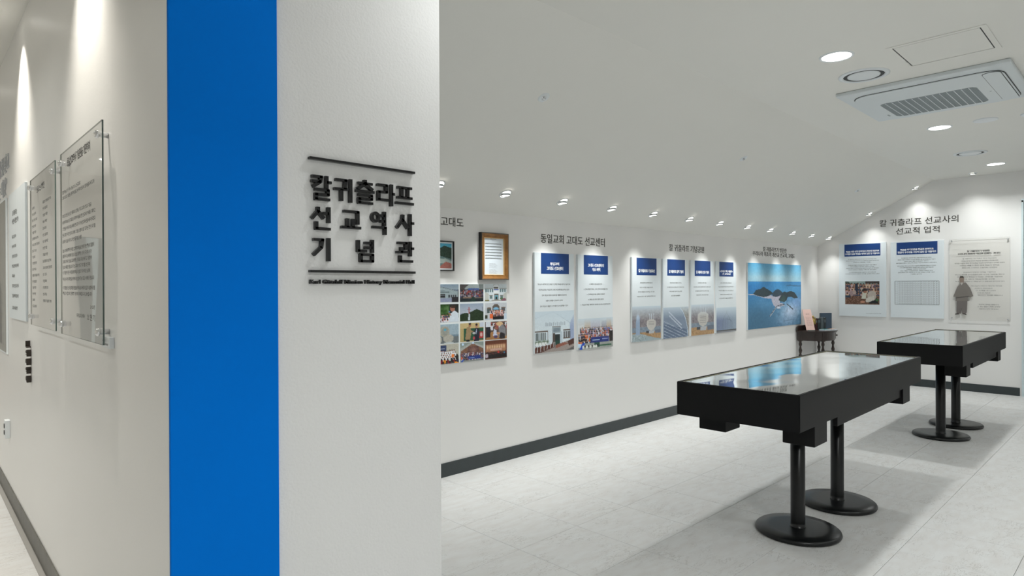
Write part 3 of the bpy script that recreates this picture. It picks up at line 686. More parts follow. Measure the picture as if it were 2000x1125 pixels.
# island picture
isl = thing('island_picture', 'large unframed aerial picture of green islands in a blue sea, near the room corner', 'picture', (8.240, D, .898))
bevbox('board', (0, -.02, 0), (1.80, -.0006, .910), .001, 'board', isl, 1)
c = Pic(170, 128, (.3, .55, .75))
c.vgrad(0, .29, (.31, .63, .80), (.60, .76, .82)); c.soft(.4, .23, .5, .06, (.74, .80, .82), .5)
c.vgrad(.285, 1.01, (.20, .52, .75), (.22, .42, .55)); c.soft(.05, .40, .25, .10, (.12, .45, .72), .6); c.soft(.30, .62, .22, .12, (.38, .62, .80), .6); c.soft(.75, .42, .3, .10, (.36, .66, .86), .7)
c.soft(.15, .85, .3, .2, (.24, .43, .55), .7)
c.soft(.78, .76, .22, .16, (.80, .85, .93), .85); c.soft(.92, .62, .16, .10, (.55, .70, .90), .7); c.soft(.68, .92, .2, .10, (.62, .72, .85), .5); c.soft(.95, .92, .08, .12, (.35, .50, .62), .6)
c.noise(.05, 5, .5, .55, 1, 1); c.noise(.05, 2.2, .5, .58, 1, 1); c.noise(.02, 3)
c.poly([(.68, .345), (.76, .33), (.84, .335), (1, .345), (1, .36), (.8, .355), (.68, .352)], (.20, .42, .58)); c.rect(0, .283, .3, .289, (.15, .42, .60), .6)
pk = (.72, .72, .78)
c.poly([(.12, .49), (.3, .54), (.42, .55), (.43, .50), (.12, .46)], pk); c.poly([(.40, .52), (.60, .50), (.56, .62), (.62, .63), (.66, .67), (.50, .69), (.45, .66), (.42, .60)], pk); c.noise(.06, 1.3, .4, .5, .65, .68)
c.line(0.01, .475, .12, .478, .010, (.70, .72, .76))
gi = (.165, .24, .27)
c.poly([(.09, .465), (.12, .43), (.14, .405), (.20, .40), (.24, .375), (.27, .362), (.31, .385), (.36, .41), (.42, .445), (.44, .465), (.40, .49), (.34, .51), (.27, .522), (.20, .505), (.13, .49)], gi)
c.poly([(.42, .49), (.44, .45), (.48, .415), (.53, .40), (.57, .415), (.61, .45), (.62, .475), (.58, .505), (.50, .525), (.44, .515)], (.18, .27, .33))
c.poly([(.60, .49), (.62, .455), (.66, .44), (.70, .455), (.75, .44), (.80, .44), (.86, .46), (.90, .51), (.93, .55), (.86, .56), (.80, .535), (.72, .53), (.70, .58), (.66, .61), (.58, .60), (.54, .575), (.56, .54)], gi)
c.poly([(.58, .57), (.63, .50), (.68, .53), (.66, .60), (.58, .60)], (.20, .31, .30)); c.noise(.03, 1.5, .08, .36, .93, .61)
c.line(.51, .67, .385, .815, .020, (.78, .80, .84)); c.line(.505, .675, .375, .82, .010, (.12, .16, .2)); c.line(.51, .668, .66, .645, .012, (.14, .18, .22)); c.line(.70, .645, .76, .685, .014, (.12, .16, .2)); c.line(.76, .685, .82, .735, .016, (.12, .16, .2))
c.ell(.545, .70, .035, .014, (.85, .88, .92)); c.line(.64, .92, .85, .90, .008, (.30, .42, .52)); c.noise(.018, 1)
c.build('printed_picture', .0, 0, 1.80, .910, -.0206, isl)

# end wall posters
GR3 = 'two wide posters on the end wall'
ZE = 1.010
p_ = poster('wide poster with blue title block and a photo of a man kneeling among a crowd', (XE, 3.606, ZE), -PI/2, .668, 1.140, GR3)
header(p_, 0, 0, .080, .592, .940, 1.130, ['복음을 위한 성경 번역자로서 조선에 전파하며', '우리말의 글과 한글을 세계에 알린 칼 귀츨라프'], [(.100, 1.000, .574, 1.030), (.090, .962, .582, .992)], .03)
L1 = ['칼 귀츨라프는 조선에 도착한 첫 개신교 선교사로서 한글 성경을', '전하고 주기도문을 번역하여 조선 사람들에게 복음을 전하였으며,', '감자를 심고 재배법을 가르쳤다.', '고대도에 머물며 주민들에게 의술과 약을 베풀고', '서양의 문물을 소개하였다. 한글의 우수성을', '세계에 알리기 위해 논문을 발표하여 널리 소개하였고', '조선의 문화와 생활을 기록으로 남기었다.', '그가 전한 복음과 감자는 오늘까지 이어져 내려오며', '우리에게 선교의 참된 의미를 일깨워 주고 있다.']
zz = [.900, .874, .850, .806, .782, .758, .734, .694, .670]; wd = [.40, .47, .26, .41, .34, .47, .40, .38, .49]
text_lines('body_text', [(s_, .336-w_/2, z-.0135, .336+w_/2, z) for s_, z, w_ in zip(L1, zz, wd)], 'ink_grey', p_, -T-.0008)
c = Pic(84, 56, (.40, .30, .26)); c.rect(0, 0, 1, .14, (.55, .62, .60)); c.poly([(0, 0), (.1, .02), (.22, .14), (0, .2)], (.28, .32, .28)); c.rect(.6, 0, 1, .1, (.25, .22, .2))
c.crowd(0, .10, 1, .62, 4, 12, [(.75, .68, .62), (.55, .42, .36), (.35, .3, .35), (.7, .6, .6), (.25, .28, .35), (.8, .7, .6)], (.68, .48, .38), (.16, .12, .1))
c.rect(0, .62, 1, 1, (.42, .30, .23)); c.noise(.16, 1.4, 0, .6, 1, 1)
c.poly([(.0, .62), (.14, .60), (.18, .70), (.02, .70)], (.10, .20, .28)); c.rect(.30, .13, .38, .55, (.14, .17, .24)); c.poly([(.28, .13), (.34, .09), (.4, .13)], (.12, .1, .1))
c.ell(.20, .52, .06, .12, (.58, .50, .50)); c.ell(.28, .48, .05, .10, (.66, .58, .55)); c.poly([(.72, .5), (.88, .55), (.97, .95), (.70, .95)], (.07, .08, .08)); c.ell(.78, .62, .13, .21, (.72, .68, .64)); c.poly([(.48, .75), (.53, .46), (.62, .50), (.62, .74)], (.78, .78, .72)); c.poly([(.60, .88), (.62, .72), (.84, .62), (.84, .8), (.68, .90)], (.80, .78, .74)); c.ell(.57, .40, .075, .075, (.10, .08, .07)); c.ell(.585, .46, .05, .05, (.58, .38, .30)); c.ell(.52, .88, .07, .05, (.72, .52, .42)); c.ell(.93, .8, .05, .05, (.22, .38, .22))
c.noise(.05, 1)
c.build('printed_photo', .090, ZE*0+.186, .578, .547, -T-.0006, p_)
text_lines('footer_text', [('역사의 감자 전래 기념 그림, 고대도 역사관', .39, .045, .60, .057)], 'ink_soft', p_, -T-.0008)
p_ = poster('wide poster with blue title block and a ruled table of small text', (XE, 2.876, ZE), -PI/2, .678, 1.132, GR3)
header(p_, 0, 0, .080, .602, .940, 1.122, ['복음을 주기도문을 한글로 번역하고', '한글의 우수성을 서양에 알린 칼 귀츨라프'], [(.128, .998, .555, 1.028), (.095, .958, .588, .990)], .03)
L2 = ['칼 귀츨라프는 조선에서 배운 한글을 정리하여 서양 세계에', '최초로 한글의 체계와 우수성을 체계적으로 소개하였으며, 한글의', '자음과 모음의 결합 원리를 글로 기록하고', '널리 발표하였다. 이로 인해 한글은 서양에 알려지기 시작하였고,', '주기도문을 한문으로 써 주고 한글로 번역하게 하였으니 이것이', '우리 민족에게 최초로 전해진 성경 번역의 시작이었으며', '한글을 사랑한 선교사로', '그의 기록은 오늘날까지도 귀중한 자료로 남아', '한국 교회의 선교 역사에 있어서 매우 뜻깊은 의미를 가진다', '기념할 일이다.']
zz = [.895, .869, .845, .819, .776, .752, .728, .704, .680, .655]; wd = [.38, .48, .31, .52, .49, .43, .25, .42, .47, .15]
text_lines('body_text', [(s_, .335-w_/2, z-.0135, .335+w_/2, z) for s_, z, w_ in zip(L2, zz, wd)], 'ink_grey', p_, -T-.0008)
tb = MB(); x0, x1, z0, z1 = .058, .620, .198, .546
for z in (z0, z1): tb.box((x0, -T-.001, z-.002), (x1, -T+.0002, z+.002))
for x in (x0, x1): tb.box((x-.002, -T-.001, z0), (x+.002, -T+.0002, z1))
tb.build('table_border', 'ink_grey', p_)
tb = MB()
for i in range(1, 13): tb.box((x0, -T-.0008, z0+(z1-z0)*i/13-.0004), (x1, -T+.0002, z0+(z1-z0)*i/13+.0004))
for i in range(1, 17): tb.box((x0+(x1-x0)*i/17-.0004, -T-.0008, z0), (x0+(x1-x0)*i/17+.0004, -T+.0002, z1))
tb.build('table_rules', 'ink_soft', p_)
row = '가 나 다 라 마 바 사 아 자 차 카 타 파 하 거 너'
text_lines('table_text', [(row, x0+.04, z0+(z1-z0)*(i+.3)/13, x1-.015, z0+(z1-z0)*(i+.72)/13) for i in range(13)], 'ink_soft', p_, -T-.0009)

# ================================================================== ACRYLIC SHEETS
def standoffs(t, w_, h_, gap, ins=.022, r=.011):
    for x, z in ((ins, ins), (w_-ins, ins), (ins, h_-ins), (w_-ins, h_-ins)):
        mb = MB().lathe([(0, 0), (r*.8, 0), (r*.8, gap-.0005), (r*.8, gap+.0065), (r*1.1, gap+.0065), (r*1.25, gap+.011), (r*1.1, gap+.016), (r*.5, gap+.021), (0, gap+.022)], 20)
        o = mb.build('standoff', 'chrome', t); o.rotation_euler = (PI/2, 0, 0); o.location = (x, 0, z)
def sheet(t, w_, h_, gap, mt, th=.006):
    # clear slab: a front and back face, with the cut edge as its own part
    link('acrylic_sheet', MB().add([(0, -gap-th, 0), (w_, -gap-th, 0), (w_, -gap-th, h_), (0, -gap-th, h_)], [(0, 1, 2, 3)]).mesh('sheet'), mt, t)
    e = MB(); k = .0006
    e.box((0, -gap-th+k, 0), (k, -gap, h_)); e.box((w_-k, -gap-th+k, 0), (w_, -gap, h_)); e.box((0, -gap-th+k, 0), (w_, -gap, k)); e.box((0, -gap-th+k, h_-k), (w_, -gap, h_))
    e.build('sheet_edge', 'acrylic_edge', t)
# end wall acrylic sheet with the printed standing figure
t = thing('acrylic_sign', 'clear acrylic sheet with text and a standing robed person, right on the end wall', 'sign', (XE, 2.128, .999), -PI/2)
sheet(t, .685, 1.143, .02, 'acrylic_far'); standoffs(t, .685, 1.143, .02, .025, .009)
L3 = ['칼 귀츨라프는 서양 최초의 개신교 선교사로서', '고대도에 정박하여 복음을 전하였고 주민들에게', '성경을 나누어 주며 주기도문을 한글로 번역하였고 감자를 심었다', '의술을 베풀고 조선 땅에 복음의 씨앗을', '뿌렸으며 그 사랑은 오늘까지 이어진다', '선교사의 방문한 사적을 기억하고', '선교의 역사를 길이 보존하고자 이곳에 기념관을 세우고', '한국 교회의 첫걸음이 되었던 고대도를 기념하며', '이 땅의 복음화를 위해', '하나님께 감사하며 이 기록을 남기어 후손에게 전하고자 한다']
zz = [.872, .840, .808, .776, .744, .680, .648, .616, .584, .552]; wd = [.38, .42, .57, .45, .40, .37, .56, .51, .34, .56]
ls = [(s_, .345-w_/2, z-.017, .345+w_/2, z) for s_, z, w_ in zip(L3, zz, wd)]
L4 = ['하나님의 사랑의 계획과 섭리로', '고대도의 선교사로서', '그 열매를 맺으리라', '우리나라 최초로', '개신교의 역사를 새겼으니']
ls += [(s_, x0, z-.016, x1, z) for s_, z, x0, x1 in zip(L4, [.488, .456, .424, .392, .360], [.25, .29, .30, .32, .32], [.60, .49, .53, .47, .60])]
ls += [('"조선에 씨앗을 뿌렸으니', .33, .215, .56, .233), ('그 씨는 언젠가 자랄 것이다"', .32, .185, .58, .204), ('귀츨라프의 항해 기록 중에서', .34, .155, .555, .168)]
text_lines('printed_text', ls, 'ink_grey', t, -.0268)
text_lines('title_text', [('칼 귀츨라프가 방문한', .205, .955, .465, .981), ('우리나라 최초의 개신교 선교지, 고대도', .095, .917, .585, .944)], 'ink', t, -.0268, off=.03)
fg = thing  # silhouette of the printed figure
def figure_print():
    # flat printed figure: outline polygons, each a flat face of its own tone
    parts = [((.34, .32, .30), [(.0, .30), (.05, .44), (.10, .50), (.15, .50), (.20, .42), (.235, .31), (.20, .29), (.17, .30), (.175, .24), (.03, .24), (.035, .30)]),
             ((.30, .28, .27), [(.04, .24), (.165, .24), (.16, .10), (.155, .065), (.105, .06), (.10, .15), (.092, .06), (.04, .065)]),
             ((.16, .14, .13), [(.02, .045), (.07, .05), (.065, .065), (.03, .06)]), ((.16, .14, .13), [(.11, .055), (.16, .042), (.15, .06), (.115, .068)]),
             ((.42, .36, .32), [(.08, .50), (.125, .50), (.13, .56), (.12, .58), (.085, .58), (.075, .555)]),
             ((.15, .14, .13), [(.075, .555), (.085, .59), (.12, .59), (.13, .56), (.12, .567), (.085, .568)]),
             ((.20, .19, .18), [(.03, .275), (.19, .30), (.19, .312), (.03, .29)]), ((.62, .60, .57), [(.085, .50), (.10, .46), (.12, .50)])]
    return parts
for i, (cc, pts) in enumerate(figure_print()):
    mn = 'figure_ink_%d' % i
    M[mn] = mat(mn, tuple(x**1.6 for x in cc), .5)
    MB().add([(.042+a, -.0268-.00005*i, b+.03) for a, b in pts], [tuple(range(len(pts)))]).build('printed_figure', mn, t)

# left wall sheets: local x = y0 - y, facing the corridor
def leftsheet(label, y0, z0, w_, h_, group):
    t = thing('acrylic_sign', label, 'sign', (XL, y0, z0), -PI/2, group)
    sheet(t, w_, h_, .024, 'acrylic'); standoffs(t, w_, h_, .024, .045, .0125)
    return t
GA = 'clear acrylic signs on the corridor wall'
tA = leftsheet('large clear acrylic sign nearest the blue panel, full of black text', 3.435, 1.297, .821, .800, GA)
def la(y): return 3.435-y*.943
text_lines('title_text', [('동일선교역사 기념관을 개관하며', la(3.46), .72, la(2.97), .76)], 'ink', tA, -.0306, off=.03)
LA = [('할렐루야 하나님의 은혜로', .63, .60), ('고대도 선교의 기념관을 개관하게 됨을 감사드리며 선교사의 발자취를 되새기고자', .60, .98), ('조선 땅의 첫 선교사인 칼 귀츨라프의 업적을 기리고 교회와 성도의 믿음을', .50, .90),
      ('새롭게 하며 1832년 고대도에 도착하여 복음을 전한 선교사의 역사를 기록하고', .465, 1.0), ('그 정신을 이어받아 다음 세대에 전하고자 이곳에 선교역사관을 세우게 되었다', .43, 1.0), ('한국 교회가 이룩한 선교의 열매와 그 뜻을 나누며 함께 기도하는 공간이 되기를', .395, 1.0), ('바라며 이 일을 위해 수고하신 모든 분께 감사를', .36, .62),
      ('오늘 우리에게 주어진 사명은 땅 끝까지 복음을 전하라 하신 주님의 말씀에', .31, .96), ('순종하여 다음 세대에게 믿음의 유산을 물려주는 것이라 믿으며 나아가', .28, .90), ('고대도의 역사가 오늘의 교회에 주는 가르침을 마음에 새기고 기념하여', .25, .90), ('선교의 새로운 장을 열어 가는 교회와 성도가 되기를 소망하며', .22, .86), ('이 기념관이 많은 사람들에게 복음의 통로가 되어지길 바라며', .19, .86), ('하나님 나라의 확장을 위하여 함께 걸어가는 모든 이에게 드립니다', .155, .96),
      ('이 기념관을 찾는 모든 분들의 발걸음에 하나님의 사랑과 은혜가 함께하시기를', .108, .98), ('주님의 이름으로 간절히 기도하며 축복합니다 감사합니다', .078, .90)]
S_A = [(s_, .055, .06+(z-.04)*1.0, .055+.62*f_, .06+(z-.04)*1.0+.017) for s_, z, f_ in LA]
S_A = [(s_, .055, .11+z*.80, .055+.66*f_ if f_ > .65 else .055+.66*f_, .11+z*.80+.016) for s_, z, f_ in LA]
S_A += [('2021년', .62, .125, .70, .14), ('대구동일교회 담임목사', .36, .085, .52, .101), ('오 현 기', .56, .08, .70, .104)]
text_lines('body_text', S_A, 'ink', tA, -.0306, off=.01)
tB = leftsheet('clear acrylic sign with two text columns, second from the blue panel', 4.370, 1.300, .790, .795, GA)
text_lines('title_text', [('선교로 쓰는 개척행전', .25, .70, .50, .735)], 'ink', tB, -.0306, off=.02)
ev = ['고대도 선교센터 건립위원회', '기념관 개관', '선교 기념비 제막', '감사예배', '기념관 착공', '귀츨라프 학술대회 개최', '기념 공원 조성', '선교 기도회', '칼 귀츨라프의 날 행사', '전시관 개관', '선교 음악회', '역사 탐방', '연구 발표회', '선교 학교', '기념 예배']
ls = []
for cx, n_, sd in ((.08, 17, 3), (.44, 16, 5)):
    rr = random.Random(sd)
    for i in range(n_):
        s_ = ev[(i*7+sd) % len(ev)]; ww = min(.27, .018*len(s_)+rr.uniform(0, .05)); z = .625-i*.033
        ls.append((s_, cx, z, cx+ww, z+.015))
text_lines('body_text', ls, 'ink', tB, -.0306, off=.01)
# white poster and grey portrait board further along the corridor
p_ = thing('poster', 'plain white text poster on the corridor wall, third from the blue panel', 'poster', (XL, 5.53, 1.300), -PI/2)
bevbox('board', (0, -.012, 0), (.80, -.0006, .838), .001, 'board', p_, 1)
ls = [('칼 귀츨라프는', .20, .68, .44, .715), ('어떤 사람인가?', .18, .625, .50, .66)]
for s_, z, w_ in zip(['독일의 선교사', '의사이며 학자', '한국 최초의 개신교 선교사', '주기도문 번역과 감자 재배', '목사', '중국과 조선 선교의 선구자', '한글을 세계에 알린 사람', '고대도에서 복음을 전한'], [.53, .465, .40, .335, .27, .205, .14, .06], [.21, .21, .27, .33, .15, .33, .32, .27]): ls.append((s_, .17, z, .17+w_, z+.024))
text_lines('body_text', ls, 'ink_grey', p_, -.0128, off=.01)
p_ = thing('portrait_board', 'grey toned portrait picture cut by the left picture edge', 'picture', (XL, 6.55, 1.03), -PI/2)
bevbox('board', (0, -.012, 0), (.83, -.0006, 1.115), .001, 'whiteboard', p_, 1)
c = Pic(60, 80, (.60, .60, .58)); c.soft(.4, .3, .3, .3, (.52, .50, .47), .8); c.ell(.38, .34, .15, .14, (.66, .62, .58)); c.ell(.38, .24, .17, .09, (.30, .28, .26)); c.poly([(.08, .95), (.12, .60), (.30, .48), (.48, .48), (.66, .6), (.70, .95)], (.42, .41, .40)); c.line(.70, .55, .80, .95, .02, (.45, .45, .44)); c.noise(.02, 2)
c.build('printed_portrait', .012, .012, .818, 1.103, -.0126, p_)
# small plaque, raised lettering, socket
p_ = thing('name_plaque', 'small white plaque low beside the nearest acrylic sign', 'plaque', (XL, 2.70, 1.285), -PI/2)
bevbox('plate', (0, -.016, 0), (.115, -.0005, .040), .002, 'white_plastic', p_)
text_lines('printed_text', [('글 오현기', .015, .022, .06, .030), ('동일선교역사기념관', .015, .009, .095, .017)], 'ink', p_, -.0168, off=.01)
p_ = thing('vertical_letters', 'short column of raised dark brown letters low on the corridor wall', 'lettering', (XL, 4.645, .948), -PI/2)
M['brown_letter'] = mat('brown_letter', (.030, .020, .013), .4)
for i, s_ in enumerate('ㄴ의때약애'):
    text('letter', s_, (0, .205-i*.0505, .048 if i else .04, .244-i*.0505), 'brown_letter', p_, y=-.0125, off=.004, depth=.022, res=3)
p_ = thing('wall_socket', 'small white electrical socket low at the left picture edge', 'wall socket', (XL, 5.72, .445), -PI/2)
bevbox('plate', (0, -.028, 0), (.075, -.0005, .125), .003, 'white_plastic', p_)
MB().lathe([(0, 0), (.017, 0), (.018, .003)], 20).build('socket_hole', 'ink_soft', p_).location = (.037, -.029, .085); bpy.data.objects['socket_hole'].rotation_euler = (PI/2, 0, 0)
o = MB().lathe([(0, 0), (.017, 0), (.018, .003)], 20).build('socket_hole', 'ink_soft', p_); o.location = (.037, -.029, .040); o.rotation_euler = (PI/2, 0, 0)
t = thing('script_letters', 'pale grey handwritten style lettering at the left picture edge', 'lettering', (XL, 6.55, 2.17), -PI/2)
text('letters', '"조선의 첫 선교', (0, .16, .95, .29), 'grey_letter', t, y=-.004, off=-.004, depth=.006)
text('letters', '꿈꾸는 씨앗"', (0, .0, .82, .13), 'grey_letter', t, y=-.004, off=-.004, depth=.006)

# ================================================================== FRAMES AND PHOTO BOARD
f = thing('gold_frame', 'sheet music in an ornate brown gold frame, above the photo board', 'framed picture', (3.427, D, 1.554))
FW, FH = .313, .396
def mitre(name, x0, z0, x1, z1, prof, mt, parent):
    # prof: list of (inset, y) swept round the rectangle
    mb = MB(); n = len(prof); v = []
    for (cx, cz, sx_, sz_) in ((x0, z0, 1, 1), (x1, z0, -1, 1), (x1, z1, -1, -1), (x0, z1, 1, -1)):
        for i_, y in prof: v.append((cx+sx_*i_, y, cz+sz_*i_))
    fs = [(a*n+k, a*n+k+1, ((a+1) % 4)*n+k+1, ((a+1) % 4)*n+k) for a in range(4) for k in range(n-1)]
    return mb.add(v, fs).build(name, mt, parent)
mitre('frame_side', 0, 0, FW, FH, [(0, -.0005), (0, -.034), (.003, -.036)], 'frame_black', f)
mitre('beaded_edge', 0, 0, FW, FH, [(.003, -.036), (.006, -.039), (.010, -.036)], 'bead', f)
mitre('moulding', 0, 0, FW, FH, [(.010, -.036), (.018, -.035), (.026, -.028), (.036, -.024), (.041, -.022)], 'gold', f)
mitre('inner_lip', 0, 0, FW, FH, [(.041, -.022), (.043, -.024), (.046, -.022), (.046, -.012)], 'gold_lip', f)
MB().box((.044, -.013, .044), (FW-.044, -.010, FH-.044)).build('paper', 'paper', f)
st = MB()
for i in range(6):
    z = .300-i*.0245
    for k in range(5): st.box((.062, -.0136, z+k*.0022), (FW-.064, -.013, z+k*.0022+.0004))
    for k in range(18): st.box((.066+k*.0099, -.0138, z+(k*5 % 7)*.0012), (.069+k*.0099, -.013, z+.003+(k*5 % 7)*.0012)); st.box((.0685+k*.0099, -.0138, z+(k*5 % 7)*.0012), (.0692+k*.0099, -.013, z+.009+(k*3 % 5)*.001))
o = st.build('music_staves', 'ink_soft', f); o['kind'] = 'stuff'
text_lines('printed_text', [('고대도 아 그리워', .115, .341, .185, .348), ('작곡 찬양', .135, .333, .165, .337), ('오현기 작사', .215, .322, .243, .326)]+[('조선의 첫 선교지 고대도라', .105, .135-i*.0085-(.008 if i > 4 else 0), .105+.07+(i*37 % 5)*.006, .1395-i*.0085-(.008 if i > 4 else 0)) for i in range(11)], 'ink_soft', f, -.0138)
f = thing('framed_photo', 'small black framed landscape photo half hidden behind the column edge', 'framed picture', (2.815, D, 1.624))
mitre('frame', 0, 0, .338, .236, [(0, -.0005), (0, -.022), (.009, -.022), (.009, -.008)], 'frame_black', f)
MB().box((.008, -.010, .008), (.330, -.008, .228)).build('mat_board', 'whiteboard', f)
c = Pic(66, 44, (.2, .3, .25)); c.vgrad(0, .25, (.22, .62, .75), (.45, .72, .80)); c.poly([(0, .3), (.3, .15), (.6, .2), (.75, .10), (1, .18), (1, .7), (0, .7)], (.12, .22, .17)); c.noise(.05, 1.5, 0, .2, 1, .7); c.poly([(0, .55), (.6, .5), (1, .62), (1, 1), (0, 1)], (.35, .45, .45)); c.poly([(.4, .62), (.8, .6), (1, .7), (1, .8), (.5, .8)], (.60, .66, .64)); c.poly([(.6, .92), (.8, .72), (1, .8), (1, 1), (.6, 1)], (.62, .38, .34)); c.noise(.05, 1)
c.build('printed_photo', .020, .020, .318, .216, -.0104, f)

pb = thing('photo_board', 'white board mounting rows of colour event photos, beside the column', 'photo board', (2.70, D, .888))
bevbox('board', (0, -.012, 0), (1.034, -.0006, .634), .001, 'whiteboard', pb, 1)
cols = [(.015, .2385), (.2505, .5005), (.515, .766), (.783, 1.032)]   # local x = X - 2.70
rows = [(.489, .630), (.332, .473), (.164, .315), (.002, .157)]
W = (.9, .9, .92)
def ph11():
    c = Pic(50, 34, (.45, .52, .60)); c.vgrad(0, .3, (.50, .58, .66), (.60, .66, .70)); c.poly([(0, .25), (.28, .15), (.95, .38), (.97, 1), (0, 1)], (.60, .66, .68)); c.line(0, .25, .28, .15, .02, (.3, .34, .36)); c.line(.28, .15, .95, .38, .02, (.3, .34, .36))
    c.rect(.13, .34, .45, .38, (.35, .4, .42)); c.rect(.0, .42, .62, .47, (.36, .42, .43)); c.rect(.15, .52, .45, .74, (.16, .15, .16)); c.rect(.18, .6, .43, .63, (.45, .5, .52)); c.rect(.58, .58, .90, .74, (.25, .28, .3))
    for x in (.66, .74, .82): c.rect(x, .58, x+.02, .74, (.7, .74, .76))
    c.rect(0, .76, .72, .97, (.55, .58, .68)); c.rect(.72, .7, 1, 1, (.14, .13, .15)); c.rect(.97, .3, 1, 1, (.1, .1, .1)); c.noise(.04, 1); return c
def ph12():
    c = Pic(50, 34, (.2, .2, .22)); c.rect(.2, .0, 1, .3, (.58, .62, .62)); c.poly([(0, 0), (.4, 0), (.15, .3), (0, .35)], (.28, .26, .26)); c.rect(.35, .25, .8, .38, (.25, .36, .58)); c.crowd(0, .32, 1, .68, 5, 15, [(.2, .18, .25), (.55, .2, .2), (.3, .3, .45), (.15, .15, .18), (.6, .6, .65)], (.55, .42, .38)); c.rect(0, .82, 1, 1, (.10, .14, .16)); c.rect(.35, .74, .95, .8, (.42, .38, .34)); c.rect(.15, .72, .5, .78, (.5, .42, .36)); c.poly([(.5, .7), (.6, .7), (.68, 1), (.42, 1)], (.10, .20, .17)); c.noise(.06, 1); return c
def ph13():
    c = Pic(50, 34, (.82, .86, .88)); c.rect(.38, .06, .64, .95, (.88, .9, .91)); c.ell(.51, .08, .14, .08, (.70, .72, .72)); c.ell(.51, .10, .12, .07, (.88, .9, .91)); c.rect(.41, .18, .60, .26, (.35, .33, .3)); c.rect(.40, .30, .62, .36, (.28, .36, .68)); c.rect(.42, .55, .62, .9, (.42, .38, .35)); c.rect(.44, .64, .60, .88, (.45, .66, .72)); c.rect(.48, .74, .56, .88, (.1, .12, .12))
    for x in (.03, .12, .22, .32, .68, .78, .88): c.rect(x, .30, x+.06, .46, (.38, .48, .5))
    for x in (.22, .70): c.rect(x, .66, x+.12, .86, (.40, .48, .48)); c.rect(x-.01, .64, x+.13, .67, (.45, .4, .36))
    c.rect(0, .24, .36, .28, (.66, .68, .68)); c.rect(.66, .24, 1, .28, (.66, .68, .68)); c.poly([(0, .45), (.18, .55), (.18, 1), (0, 1)], (.75, .76, .74)); c.poly([(1, .45), (.84, .58), (.84, 1), (1, 1)], (.74, .75, .73)); c.rect(0, .9, .2, 1, (.5, .48, .3)); c.rect(.3, .9, .75, 1, (.66, .66, .64)); c.ell(.85, .92, .12, .1, (.55, .36, .42)); c.ell(.75, .84, .07, .06, (.3, .42, .25)); c.noise(.03, 1); return c
def ph21():
    c = Pic(50, 34, (.22, .36, .16)); c.noise(.14, 3); c.rect(.62, 0, 1, .5, (.10, .13, .11)); c.rect(.10, 0, .16, .8, (.14, .16, .1)); c.crowd(0, .55, .6, .98, 3, 6, [(.9, .9, .92), (.75, .5, .55), (.85, .85, .9), (.3, .3, .4)], (.72, .5, .4)); c.poly([(.60, 1), (.66, .55), (.82, .36), (.98, .52), (1, 1)], (.84, .88, .92)); c.ell(.75, .26, .10, .15, (.66, .45, .38)); c.ell(.78, .16, .11, .08, (.24, .16, .12)); c.ell(.62, .42, .035, .04, (.35, .5, .65)); c.line(.6, .5, .68, .62, .05, (.62, .42, .36)); c.noise(.04, 1); return c
def ph22():
    c = Pic(50, 34, (.6, .65, .74)); c.vgrad(0, .55, (.58, .64, .72), (.70, .73, .78)); c.poly([(0, .62), (.2, .52), (.35, .55), (.55, .42), (.7, .33), (.85, .42), (1, .5), (1, 1), (0, 1)], (.12, .20, .10)); c.noise(.06, 2, 0, .45, 1, 1); c.line(.38, .2, .38, .6, .025, (.66, .34, .34)); c.line(.32, .34, .45, .34, .025, (.66, .34, .34)); c.poly([(.36, .6), (.41, .6), (.43, .95), (.34, .95)], (.78, .82, .86)); c.line(.95, .2, .95, .5, .012, (.4, .42, .45)); c.noise(.02, 1); return c
def ph23():
    c = Pic(50, 34, (.78, .8, .82)); c.rect(.34, 0, .68, .04, (.35, .45, .7)); c.ell(.5, .32, .17, .24, (.38, .34, .31)); c.ell(.5, .40, .13, .14, (.5, .72, .85)); c.rect(.34, .40, .67, .6, (.4, .36, .33)); c.rect(.10, .32, .28, .6, (.30, .36, .36)); c.rect(.75, .30, .92, .5, (.32, .36, .38)); c.ell(.19, .31, .10, .05, (.44, .38, .33)); c.ell(.84, .30, .10, .05, (.44, .38, .33)); c.rect(0, .7, .12, .92, (.2, .22, .14)); c.crowd(.22, .42, .86, .86, 4, 11, [(.2, .18, .22), (.85, .7, .68), (.9, .9, .92), (.3, .3, .4), (.8, .5, .4)], (.8, .55, .45)); c.rect(.22, .66, .36, .9, (.92, .42, .2)); c.rect(.36, .8, .86, 1, (.10, .09, .1)); c.rect(.86, .64, 1, 1, (.78, .84, .9)); c.rect(0, .92, .2, 1, (.75, .8, .86)); c.noise(.04, 1); return c
def ph31():
    c = Pic(50, 34, (.62, .70, .75)); c.rect(0, .56, 1, .66, (.45, .54, .6)); c.rect(0, .66, 1, 1, (.42, .45, .46)); c.ell(.10, .78, .23, .24, (.70, .69, .64)); c.ell(.58, .74, .21, .21, (.70, .69, .65)); c.ell(.42, .38, .21, .27, (.66, .65, .60)); c.ell(.45, .38, .12, .2, (.60, .61, .58)); c.ell(.45, .30, .05, .06, (.32, .66, .78)); c.rect(.03, .74, .26, .76, (.4, .4, .38)); c.rect(.03, .82, .24, .84, (.4, .4, .38)); c.line(.42, 0, .42, .12, .015, (.3, .3, .3)); c.ell(.6, .98, .2, .06, (.75, .78, .78)); c.noise(.05, 1.2); return c
